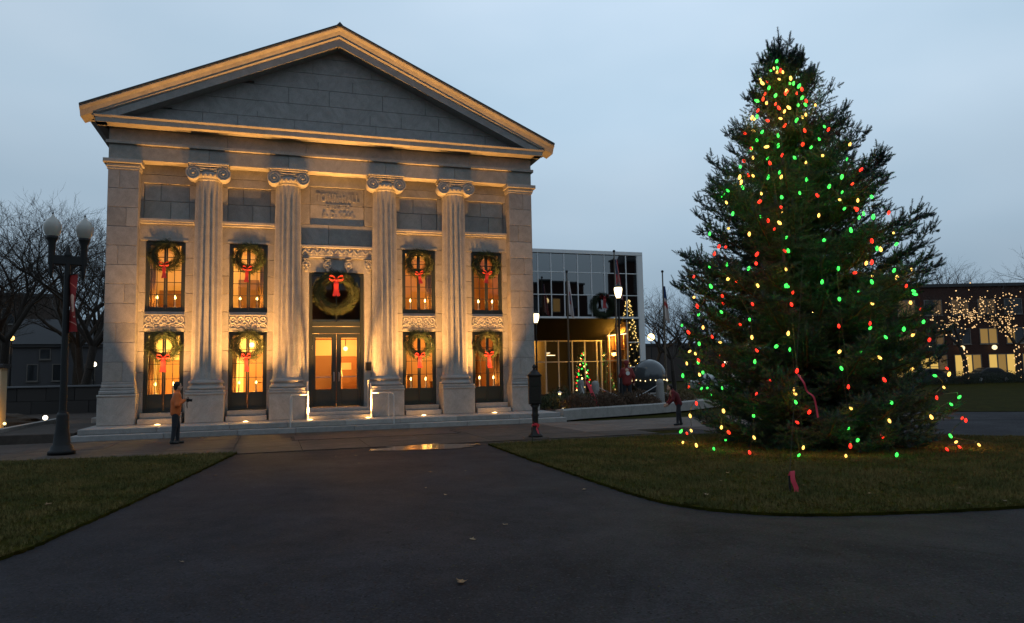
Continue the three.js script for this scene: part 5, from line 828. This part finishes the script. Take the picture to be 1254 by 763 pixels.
{
  const orange = std('orange jacket', lin(0.5, 0.11, 0.02), 0.8), redJ = std('red jacket', lin(0.16, 0.012, 0.01), 0.8), maroon = std('dark red jacket', lin(0.1, 0.005, 0.008), 0.85);
  person('person in an orange jacket holding a camera on the walkway', [-4.77, 0.01, 5.08], 0.15, { h: 1.7, jacket: orange, elbows: [[0.03, 1.1, -0.26], [0.03, 1.1, 0.25]], wrists: [[0.21, 1.2, -0.09], [0.21, 1.21, 0.09]], step: 0.07 });
  const cam = thing('camera', 'black camera held by the person in the orange jacket', 'camera', [-4.77, 0.01, 5.08], 0.15);
  part('camera_body', block(0.27, 0.34, 1.14, 1.24, -0.07, 0.07, 0.012), M.darkMetal, cam); part('lens', rod([0.34, 1.19, 0], [0.42, 1.18, 0], 0.036, 0.038, 16), M.darkMetal, cam); part('viewfinder', block(0.28, 0.33, 1.24, 1.27, -0.025, 0.025, 0.006), M.darkMetal, cam); part('strap', tube([[0.3, 1.21, -0.07], [0.28, 1.06, -0.08], [0.3, 0.96, 0.0], [0.29, 1.06, 0.08], [0.3, 1.21, 0.07]], 0.007, 5), M.darkMetal, cam);
  const p2 = person('person in a red jacket and cap standing by the lantern post', [12.24, 0.33, -1.08], 1.25, { h: 1.9, jacket: redJ, hat: redJ, elbows: [[0.06, 1.14, -0.26], [0.02, 1.14, 0.27]], wrists: [[0.22, 1.12, -0.16], [0.1, 0.9, 0.27]], step: 0.03 });
  const em = part('jacket_emblem', new THREE.CircleGeometry(0.085, 20), std('white badge', lin(0.6, 0.58, 0.56), 0.8), p2, 'white round badge on the jacket back'); em.position.set(-0.17, 1.36, 0.02); em.rotation.y = -Math.PI / 2;
  person('person in a dark red jacket bending beside the spruce', [10.26, 0.01, 6.41], 2.9, { h: 1.38, lean: 0.5, jacket: maroon, elbows: [[0.3, 1.05, -0.22], [0.28, 1.05, 0.22]], wrists: [[0.45, 0.88, -0.14], [0.45, 0.88, 0.14]], step: 0.1 });
}
// ---------------------------------------------------------------- bare trees
function bareTreeGeo(seed, h, spread, levels) {
  const r = rng(seed), trunk = [], limbs = [], spikes = [];
  const grow = (p, d, L, rad, lv) => {
    if (lv > 3) { const e = p.clone().addScaledVector(d, L), s = V(d.y, d.z, d.x).cross(d).normalize().multiplyScalar(rad), u = V().crossVectors(d, s); const c = [0, 2.09, 4.19].map((a) => p.clone().addScaledVector(s, Math.cos(a)).addScaledVector(u, Math.sin(a))); for (let i = 0; i < 3; i++) spikes.push(...c[i], ...c[(i + 1) % 3], ...e); if (lv < levels) for (let i = 0; i < 3; i++) grow(p.clone().lerp(e, 0.35 + 0.3 * i), d.clone().add(V(rr(-0.8, 0.8, r), rr(-0.35, 0.6, r), rr(-0.8, 0.8, r))).normalize(), L * rr(0.55, 0.8, r), Math.max(0.006, rad * 0.6), lv + 1); return; }
    let q = p.clone(), dd = d.clone(); const n = lv > 3 ? 2 : 3;
    for (let i = 0; i < n; i++) { const e = q.clone().addScaledVector(dd, L / n), ra = rad * (1 - 0.35 * i / n), rb = rad * (1 - 0.35 * (i + 1) / n); (lv === 0 ? trunk : limbs).push(rod(q, e, ra, rb, lv < 2 ? 7 : 3, true)); q = e; dd.add(V(rr(-0.22, 0.22, r), rr(-0.06, 0.14, r), rr(-0.22, 0.22, r))).normalize(); if (lv > 0 && lv < levels - 1 && i < n - 1 && r() < 0.8) { const o = V(rr(-1, 1, r), rr(-0.1, 0.6, r), rr(-1, 1, r)).normalize(); grow(q, dd.clone().addScaledVector(o, 0.9).normalize(), L * rr(0.4, 0.65, r), rb * 0.5, lv + 1); } }
    if (lv >= levels) return;
    const k = lv === 0 ? 4 : lv > 3 ? 3 : 2 + (r() < 0.6); for (let i = 0; i < k; i++) { const a = i / k * 6.28 + r() * 1.5, o = V(Math.cos(a), 0, Math.sin(a)); grow(q, dd.clone().addScaledVector(o, spread * rr(0.5, 1.1, r)).add(V(0, lv > 2 ? rr(-0.25, 0.1, r) : 0, 0)).normalize(), L * rr(0.6, 0.82, r), rad * 0.55 * rr(0.75, 1.0, r), lv + 1); }
  };
  grow(V(0, -0.1, 0), V(0, 1, 0), h * 0.27, h * 0.02, 0); const sg = new THREE.BufferGeometry(); sg.setAttribute('position', new THREE.Float32BufferAttribute(spikes, 3)); sg.computeVertexNormals(); limbs.push(uvm(sg)); const T = merge(trunk), C = merge(limbs); C.computeBoundingBox(); const k = h / C.boundingBox.max.y; return [T.scale(k, k, k), C.scale(k, k, k)];
}
const bare = [bareTreeGeo(501, 14, 0.75, 6), bareTreeGeo(502, 13, 0.9, 6), bareTreeGeo(503, 12, 0.8, 6), bareTreeGeo(504, 14, 0.8, 7), bareTreeGeo(505, 13, 0.95, 7)];
function bareTree(k, x, z, h, label, turn, group) { const t = thing('bare_tree', label, 'tree', [x, -0.04, z], turn, group); part('trunk', bare[k][0], M.bark, t); part('crown', bare[k][1], M.bark, t); t.scale.setScalar(h / [14, 13, 12, 14, 13][k]); return t; }
const gl = 'bare trees left of the hall';
bareTree(3, -12.4, -20, 13.2, 'bare tree closest to the left pier of the hall', 0.4, gl); bareTree(4, -17.6, -24, 13.5, 'spreading bare tree behind the twin-globe lamp post', 2.1, gl); bareTree(3, -22.5, -28, 13, 'bare tree above the grey house at left', 4.4, gl); bareTree(0, -28, -30, 14, 'leftmost bare tree behind the dark brick block', 1.2, gl); bareTree(1, -16, -38, 13, 'farther bare tree between lamp post and hall', 5.2, gl); bareTree(2, -25, -44, 14, 'far bare tree beside the grey house', 3.3, gl);
bareTree(4, -20, -33, 15, 'broad bare tree left of the lamp post globes', 0.9, gl); bareTree(3, -14.5, -30, 14.5, 'bare tree between the lamp post globes and the hall', 3.9, gl); bareTree(2, -31, -42, 16, 'far bare tree at the left edge above the dark block', 5.9, gl); bareTree(1, -19, -48, 15.5, 'far bare tree right behind the lamp post', 2.7, gl); bareTree(0, -13.5, -44, 15, 'far bare tree against the left pier', 1.7, gl);
const gr = 'bare trees between the glass building and the spruce';
bareTree(1, 26.8, -22, 7.6, 'low bare tree under the street light, left of the spruce', 0.3, gr); bareTree(0, 36, -48, 13.5, 'far bare tree just right of the glass building', 2.2, gr); bareTree(2, 42, -52, 13, 'far bare tree behind the third flagpole', 1.1, gr); bareTree(1, 47, -50, 12, 'far bare tree at the left edge of the spruce', 4.1, gr); bareTree(0, 34, -66, 15, 'farthest bare tree above the parked cars', 5.4, gr); bareTree(2, 52, -60, 14, 'far bare tree mostly hidden by the spruce', 0.9, gr);
bareTree(1, 39, -40, 11, 'bare tree beside the bright street light', 3.0, gr); bareTree(0, 30.5, -44, 12, 'far bare tree directly above the stone ball', 1.4, gr); bareTree(2, 45, -70, 16, 'tall far bare tree between flagpole and spruce', 4.8, gr); bareTree(1, 40, -76, 17, 'tallest far bare tree right of the glass building', 2.0, gr);
const gb = 'bare trees at the brick building';
bareTree(0, 84, -52, 18, 'bare tree showing above the brick building roof by the spruce', 0.5, gb); bareTree(2, 108, -46, 22, 'bare tree above the brick building at the right edge', 1.9, gb); bareTree(1, 96, -60, 18, 'faint bare tree behind the brick building', 2.9, gb);
// trees wound with lights before the brick building
for (const [i, x, z, h] of [[0, 62.5, -27.5, 10.5], [1, 67.5, -26.0, 12], [2, 72.5, -25.5, 11]]) {
  bareTree((i + 1) % 3, x, z, h, 'bare tree wound with lights, ' + ['left', 'middle', 'right'][i] + ' one before the brick building', 0.8 + i * 2, 'lit bare trees at the brick building');
  const host = scene.children[scene.children.length - 1]; const s = thing('light_string', 'warm lights wound on the ' + ['left', 'middle', 'right'][i] + ' bare tree at the brick building', 'string lights', [x, 0, z]), r = rng(61 + i), L = [];
  host.updateMatrixWorld(true); const cp = host.children[1].geometry.attributes.position; for (let k = 0; k < 230; k++) { const p = V().fromBufferAttribute(cp, Math.floor(r() * cp.count * 0.5)).applyMatrix4(host.matrixWorld).sub(s.position); if (p.y > h * 0.2) L.push(new THREE.IcosahedronGeometry(rr(0.04, 0.075, r), 0).translate(p.x, p.y, p.z + 0.03)); }
  for (let j = 0; j < 26; j++) L.push(new THREE.IcosahedronGeometry(0.06, 0).translate(0.24 * Math.sin(j * 1.1), 0.5 + j * h * 0.0105, 0.24 * Math.cos(j * 1.1)));
  part('bulbs', merge(L), glow('lit golden bulbs', 1, 0.6, 0.25, 1.5), s);
}
// ---------------------------------------------------------------- buildings further off
const litWin = [glow('lit office window', 1, 0.56, 0.1, 0.26), glow('dim office window', 1, 0.52, 0.1, 0.08), glow('bright shop window', 1, 0.62, 0.13, 0.7)], darkWin = std('dark window glass', lin(0.02, 0.022, 0.025), 0.1), frameM = std('window frame', lin(0.12, 0.11, 0.1), 0.7);
// a plain block: local x along the front, front face at z = 0 looking to +z
function blockHouse(name, label, pos, turn, w, d, h, mat, wins, group) {
  const t = thing(name, label, 'building', pos, turn, group); part('wall', plainBox(0, w, 0, h, -d, 0), mat, t); part('roof', plainBox(-0.2, w + 0.2, h, h + 0.35, -d - 0.2, 0.2), M.roof, t);
  for (const [x0, x1, y0, y1, m] of wins) { const g = sub('window', t); part('frame', merge([plainBox(x0 - 0.08, x0, y0 - 0.08, y1 + 0.08, -0.05, 0.07), plainBox(x1, x1 + 0.08, y0 - 0.08, y1 + 0.08, -0.05, 0.07), plainBox(x0, x1, y1, y1 + 0.08, -0.05, 0.07), plainBox(x0, x1, y0 - 0.08, y0, -0.05, 0.1)]), frameM, g); part('window_pane', plainBox(x0, x1, y0, y1, -0.05, 0.02), m, g); part('sill', plainBox(x0 - 0.12, x1 + 0.12, y0 - 0.16, y0 - 0.08, -0.05, 0.14), frameM, g); }
  return t;
}
{
  const wins = [], r = rng(88);
  for (let i = 0; i < 14; i++) for (let j = 1; j < 3; j++) { const x = 1.2 + i * 3.0, y = 3.3 + (j - 1) * 3.3 + 0.9; const m = r() < 0.62 ? litWin[r() < 0.45 ? 0 : 1] : darkWin, m2 = r() < 0.6 ? m : r() < 0.5 ? litWin[1] : darkWin; wins.push([x, x + 0.86, y, y + 1.6, m], [x + 0.98, x + 1.84, y, y + 1.6, m2]); }
  for (let i = 0; i < 11; i++) for (let q = 0; q < 3; q++) wins.push([1.0 + i * 3.8 + q * 1.0, 1.86 + i * 3.8 + q * 1.0, 0.6, 2.9, litWin[(i + q) % 4 === 2 ? 0 : (i * 3 + q) % 5 === 1 ? 1 : 2]]);
  blockHouse('brick_building', 'long brick office building with lit windows at the right edge', [55.0, 0, -40.5], -0.316, 46, 12, 10.6, M.brick, wins);
  const lampGlow = glow('lit shop lamp', 1, 0.8, 0.42, 1.8), globe = new THREE.SphereGeometry(0.26, 10, 8), arm = rod([0, 0.05, -0.5], [0, 0.05, -0.1], 0.05);
  for (let i = 0; i < 9; i++) { const u = 6 + i * 3.6, t = thing('wall_lamp', 'bright wall lamp over the lit ground floor of the brick building', 'lamp', [55.0 + Math.cos(0.316) * u - Math.sin(0.316) * 0.5, 3.7, -40.5 + Math.sin(0.316) * u + Math.cos(0.316) * 0.5], -0.316, 'wall lamps on the brick building'); part('lit_globe', globe, lampGlow, t); part('bracket', arm, M.darkMetal, t); const l = new THREE.PointLight(0xffc060, 7); l.shadow.radius = 12; t.add(l); }
}
blockHouse('brick_building', 'dark brick block behind the bare trees at the left edge', [-50, 0, -62], 0.25, 26, 14, 11.5, std('dark brick', lin(0.05, 0.035, 0.028), 0.95), [[20, 21.2, 5, 6.6, litWin[1]], [16, 17.2, 5, 6.6, darkWin], [23.4, 24.6, 5, 6.6, darkWin], [20, 21.2, 8.4, 10, darkWin]]);
{
  const t = blockHouse('clapboard_house', 'pale grey house seen between the bare trees at left', [-25.8, 0.6, -54], 0.1, 8.6, 7, 4.6, std('pale siding', lin(0.06, 0.06, 0.066), 0.9), [[1.3, 2.1, 1.4, 2.9, darkWin], [3.4, 4.2, 1.4, 2.9, darkWin], [6.1, 6.9, 1.4, 2.9, darkWin], [2.3, 3.1, 3.5, 4.4, darkWin]]);
  part('gable_roof', loft([[-0.3, 4.9, 0.3], [-0.3, 7.6, -3.5], [-0.3, 4.9, -7.3]], [[8.9, 4.9, 0.3], [8.9, 7.6, -3.5], [8.9, 4.9, -7.3]]), M.roof, t);
}
{ // white gabled house just left of the pier
  const t = blockHouse('clapboard_house', 'white house sliver against the left pier of the hall', [-15.3, 0.4, -45], 0, 5, 6, 5.2, std('white siding', lin(0.16, 0.16, 0.175), 0.9), [[1.2, 2, 1.5, 3, darkWin], [3, 3.8, 1.5, 3, darkWin]]);
  part('gable_roof', loft([[-0.3, 5.5, 0.3], [-0.3, 8, -3], [-0.3, 5.5, -6.3]], [[5.3, 5.5, 0.3], [5.3, 8, -3], [5.3, 5.5, -6.3]]), M.roof, t);
}
blockHouse('brick_building', 'low dark building beyond the parked cars left of the spruce', [30, 0, -92], -0.2, 46, 10, 6.2, std('dark far brick', lin(0.05, 0.038, 0.034), 0.95), [[6, 7.2, 1.4, 3, litWin[1]], [10, 11.2, 1.4, 3, litWin[0]], [15, 16.2, 1.4, 3, litWin[1]], [20, 21.4, 1.4, 3, litWin[0]]]);
// what the glass front mirrors: a brick terrace with a tower across the street, behind the camera
{
  const wins = [], r = rng(90); for (let i = 0; i < 26; i++) for (let j = 0; j < 3; j++) { const x = 1.2 + i * 3; wins.push([x, x + 1.4, 1.4 + j * 3.9, 3.8 + j * 3.9, r() < 0.12 ? litWin[1] : darkWin]); }
  blockHouse('brick_terrace', 'long brick terrace across the street mirrored in the glass front', [80, 0, 72], Math.PI, 110, 14, 13, M.brick, wins);
  blockHouse('brick_terrace', 'taller brick block across the street mirrored in the glass front', [54, 0, 71], Math.PI, 13, 13, 18.2, M.brick, [[2, 3.4, 13.6, 16, darkWin], [5.6, 7, 13.6, 16, litWin[0]], [9.4, 10.8, 13.6, 16, darkWin]]);
  const t = blockHouse('brick_tower', 'brick tower across the street mirrored at the glass corner', [67, 0, 71], Math.PI, 5.2, 5, 23, M.brick, [[1.9, 3.3, 17, 20.5, darkWin], [1.9, 3.3, 10, 12.5, darkWin]]);
  part('spire', new THREE.ConeGeometry(3.2, 5, 4).rotateY(Math.PI / 4).translate(2.6, 25.8, -2.5), M.roof, t);
  const c = thing('clock_lamp', 'lit lamp on the brick block mirrored in the glass front', 'lamp', [45.5, 14.6, 70.8]); part('lit_lamp', new THREE.SphereGeometry(0.5, 12, 8), glow('lit wall lamp', 1, 0.72, 0.32, 3), c); part('bracket', rod([0, 0, 0], [0, 0, 0.4], 0.08), M.darkMetal, c);
}
// street lights
function streetLight(x, y, z, I, r, col, label) {
  const t = thing('street_light', label, 'street light', [x, 0, z], 0, 'street lights in the distance'); part('post', lathe([[0, 0], [0.12, 0], [0.07, 0.4], [0.05, y - r], [0.09, y - r * 0.8], [0, y - r * 0.7]], 8), M.darkMetal, t);
  part('lit_globe', new THREE.SphereGeometry(r, 14, 10).translate(0, y, 0), glow('lit street globe ' + label.slice(0, 18), ...col, 5), t); const l = new THREE.PointLight(new THREE.Color().setRGB(...col), I); l.position.set(0, y, 0); l.shadow.radius = 10; t.add(l);
}
streetLight(-17.41, 4.53, -24.76, 8, 0.16, [1, 0.5, 0.12], 'orange street light at the left edge'); streetLight(-16.05, 3.2, -40.3, 14, 0.2, [1, 0.82, 0.55], 'white street light close to the left pier'); streetLight(32.06, 5.0, -34.9, 40, 0.34, [1, 0.68, 0.3], 'bright street light left of the spruce'); streetLight(38.5, 6.1, -48.5, 20, 0.24, [1, 0.72, 0.4], 'smaller street light above the stone ball'); streetLight(35.5, 2.4, -28, 6, 0.16, [1, 0.75, 0.5], 'low street lamp at the spruce edge');
// ---------------------------------------------------------------- left of the hall: ramp, mulch, wall, lit pillar, spot
{
  const ramp = structure('ramp'); part('ramp_slab', block(-10.2, -7.87, -0.05, 0.24, -3.5, 2.2, 0.02), M.concreteB, ramp); part('ramp_kerb', block(-10.45, -10.22, -0.05, 0.34, -6.5, 2.3, 0.02), M.stonePale, ramp); part('ramp_kerb', block(-8.6, -7.87, -0.05, 0.42, -5.5, -3.52, 0.02), M.stonePale, ramp);
  structure('mulch_bed', sheet([[-10.47, 1.4], [-45, 1.4], [-45, -19], [-8, -19], [-8, -6.6], [-10.47, -6.6]], 0.06, 0.1, M.soil, 'x', new THREE.Group()).geometry, M.soil);
  const g = new THREE.SphereGeometry(1, 40, 16, 0, 6.2832, 0, Math.PI / 2), p = g.attributes.position; for (let i = 0; i < p.count; i++) { const k = 1 + 0.08 * n3(p.getX(i) * 3, p.getY(i) * 3, p.getZ(i) * 3); p.setXYZ(i, p.getX(i) * 2.6 * k, p.getY(i) * 0.62 * k, p.getZ(i) * 2.0 * k); } g.computeVertexNormals();
  structure('mulch_mound', uvm(g.translate(-13.1, 0.04, -5.6)), std('straw-coloured mulch', lin(0.12, 0.085, 0.045), 1, { map: soilMap }));
  const darkStones = [std('dark wall stone', lin(0.03, 0.026, 0.024), 0.95), std('dark wall stone two', lin(0.038, 0.032, 0.029), 0.95)];
  const w = thing('garden_wall', 'low dark wall crossing behind the mulch bed left of the hall', 'wall'); const r = rng(66); for (let i = 0; i < 22; i++) for (let j = 0; j < 2; j++) { const x0 = -40 + i * 1.4 + j * 0.7; part('wall_stone', block(x0 + 0.008, x0 + 1.392, 0.0 + j * 0.75, 0.742 + j * 0.75, -19.9, -19.4 + rr(-0.02, 0.02, r), 0.02), darkStones[i % 2], w); } part('coping', block(-40.1, -7.6, 1.495, 1.6, -20, -19.3, 0.02), std('coping', lin(0.13, 0.13, 0.135), 0.9), w);
  const s = thing('sign_pillar', 'yellow-lit pale pillar at the left edge of the picture', 'pillar', [-11.62, 0.05, -3.0]); part('shaft', block(-0.35, 0.35, 0, 2.25, -0.35, 0.35, 0.03), M.plaster, s); part('cap', block(-0.45, 0.45, 2.25, 2.4, -0.45, 0.45, 0.03), M.roof, s);
  const f = thing('flood_lamp', 'small lit floodlight in the mulch bed left of the hall', 'light', [-11.5, 0.06, -9.1]); part('lit_head', new THREE.SphereGeometry(0.1, 14, 10).translate(0, 0.2, 0), glow('lit floodlight', 1, 0.86, 0.62, 5), f); part('spike', rod([0, 0, 0], [0, 0.12, 0], 0.03), M.darkMetal, f); const l = new THREE.PointLight(0xffc27a, 1.6); l.position.set(0, 0.22, 0); l.shadow.radius = 6; f.add(l);
  const u = thing('pillar_lamp', 'small lit yellow lamp at the foot of the left edge pillar', 'light', [-11.0, 0.3, -2.3]); part('lit_lens', new THREE.SphereGeometry(0.05, 10, 8).translate(0, 0.08, 0), glow('lit pillar lens', 1, 0.7, 0.25, 4), u); part('spike', rod([0, -0.25, 0], [0, 0.05, 0], 0.02), M.darkMetal, u); const q = new THREE.PointLight(0xffb030, 1.6); q.position.set(0, 0.08, 0); u.add(q);
}
// ---------------------------------------------------------------- parked cars and hedge in the distance
const carBody = (() => { const s = new THREE.Shape(); s.moveTo(-2.15, 0.35); s.lineTo(-2.2, 0.75); s.quadraticCurveTo(-2.1, 0.92, -1.7, 0.95); s.lineTo(-1.2, 1.0); s.quadraticCurveTo(-0.75, 1.43, -0.3, 1.46); s.lineTo(0.55, 1.45); s.quadraticCurveTo(0.95, 1.38, 1.3, 1.0); s.lineTo(1.95, 0.88); s.quadraticCurveTo(2.2, 0.8, 2.2, 0.55); s.lineTo(2.15, 0.35); s.closePath(); const g = new THREE.ExtrudeGeometry(s, { depth: 1.5, bevelEnabled: true, bevelSize: 0.08, bevelThickness: 0.1, bevelSegments: 3, curveSegments: 8 }); g.translate(0, 0, -0.75); g.clearGroups(); return g; })();
const carWin = (() => { const s = new THREE.Shape(); s.moveTo(-1.02, 1.02); s.quadraticCurveTo(-0.65, 1.36, -0.3, 1.38); s.lineTo(0.5, 1.37); s.quadraticCurveTo(0.82, 1.3, 1.08, 1.02); s.closePath(); const g = new THREE.ExtrudeGeometry(s, { depth: 1.74, bevelEnabled: false, curveSegments: 6 }); g.translate(0, 0, -0.87); g.clearGroups(); return g; })();
const tyreM = std('tyre', lin(0.015, 0.015, 0.015), 0.9), tail = glow('lit tail light', 1, 0.1, 0.05, 1.2), head = glow('lit headlight', 1, 0.92, 0.75, 3);
[[69, -30.5, -0.3, 0.02, 'dark car parked before the lit ground floor of the brick building'], [74.5, -27.5, -0.35, 0.3, 'pale car parked at the right edge by the brick building'], [63, -32.4, -0.28, 0.03, 'dark car parked nearest the spruce by the brick building'], [33, -26, 0.2, 0.25, 'pale car parked behind the stone ball'], [37, -27.5, 0.2, 0.06, 'dark car parked at the left edge of the spruce']].forEach(([x, z, ry, c, label]) => {
  const t = thing('parked_car', label, 'car', [x, -0.04, z], ry, 'cars parked in the distance'); part('body', carBody, std('car paint ' + x, lin(c, c, c * 1.05), 0.3), t); part('windows', carWin, darkWin, t);
  for (const [wx, wz] of [[-1.35, 0.78], [1.35, 0.78], [-1.35, -0.78], [1.35, -0.78]]) { const w = part('wheel', new THREE.CylinderGeometry(0.33, 0.33, 0.2, 18).rotateX(Math.PI / 2), tyreM, t); w.position.set(wx, 0.33, wz); part('rim', new THREE.CylinderGeometry(0.19, 0.19, 0.21, 12).rotateX(Math.PI / 2), M.rail, w); }
  for (const s of [-1, 1]) { const h = part('headlight', new THREE.SphereGeometry(0.1, 8, 6), x === 74.5 ? head : M.rail, t); h.position.set(2.2, 0.68, s * 0.58); const k = part('tail_light', new THREE.SphereGeometry(0.09, 8, 6), x === 33 ? tail : M.red, t); k.position.set(-2.22, 0.78, s * 0.58); }
});
{
  const g = shrubGeo(77, 2600, 1.6, 1.3), hm = std('dark hedge leaves', lin(0.022, 0.028, 0.016), 0.95);
  for (let i = 0; i < 14; i++) { const t = thing('hedge_bush', 'dark hedge bush in the row before the brick building', 'hedge', [55 + i * 2.0, -0.05, -28.6 + i * 0.62], i * 1.3, 'hedge row at the brick building'); part('foliage', g, hm, t); part('stems', rod([0, 0, 0], [0, 0.7, 0], 0.06, 0.03, 5), M.bark, t); }
}
scene.traverse((o) => { if (o.isMesh) { o.castShadow = true; o.receiveShadow = true; } });
renderer.render(scene, camera);
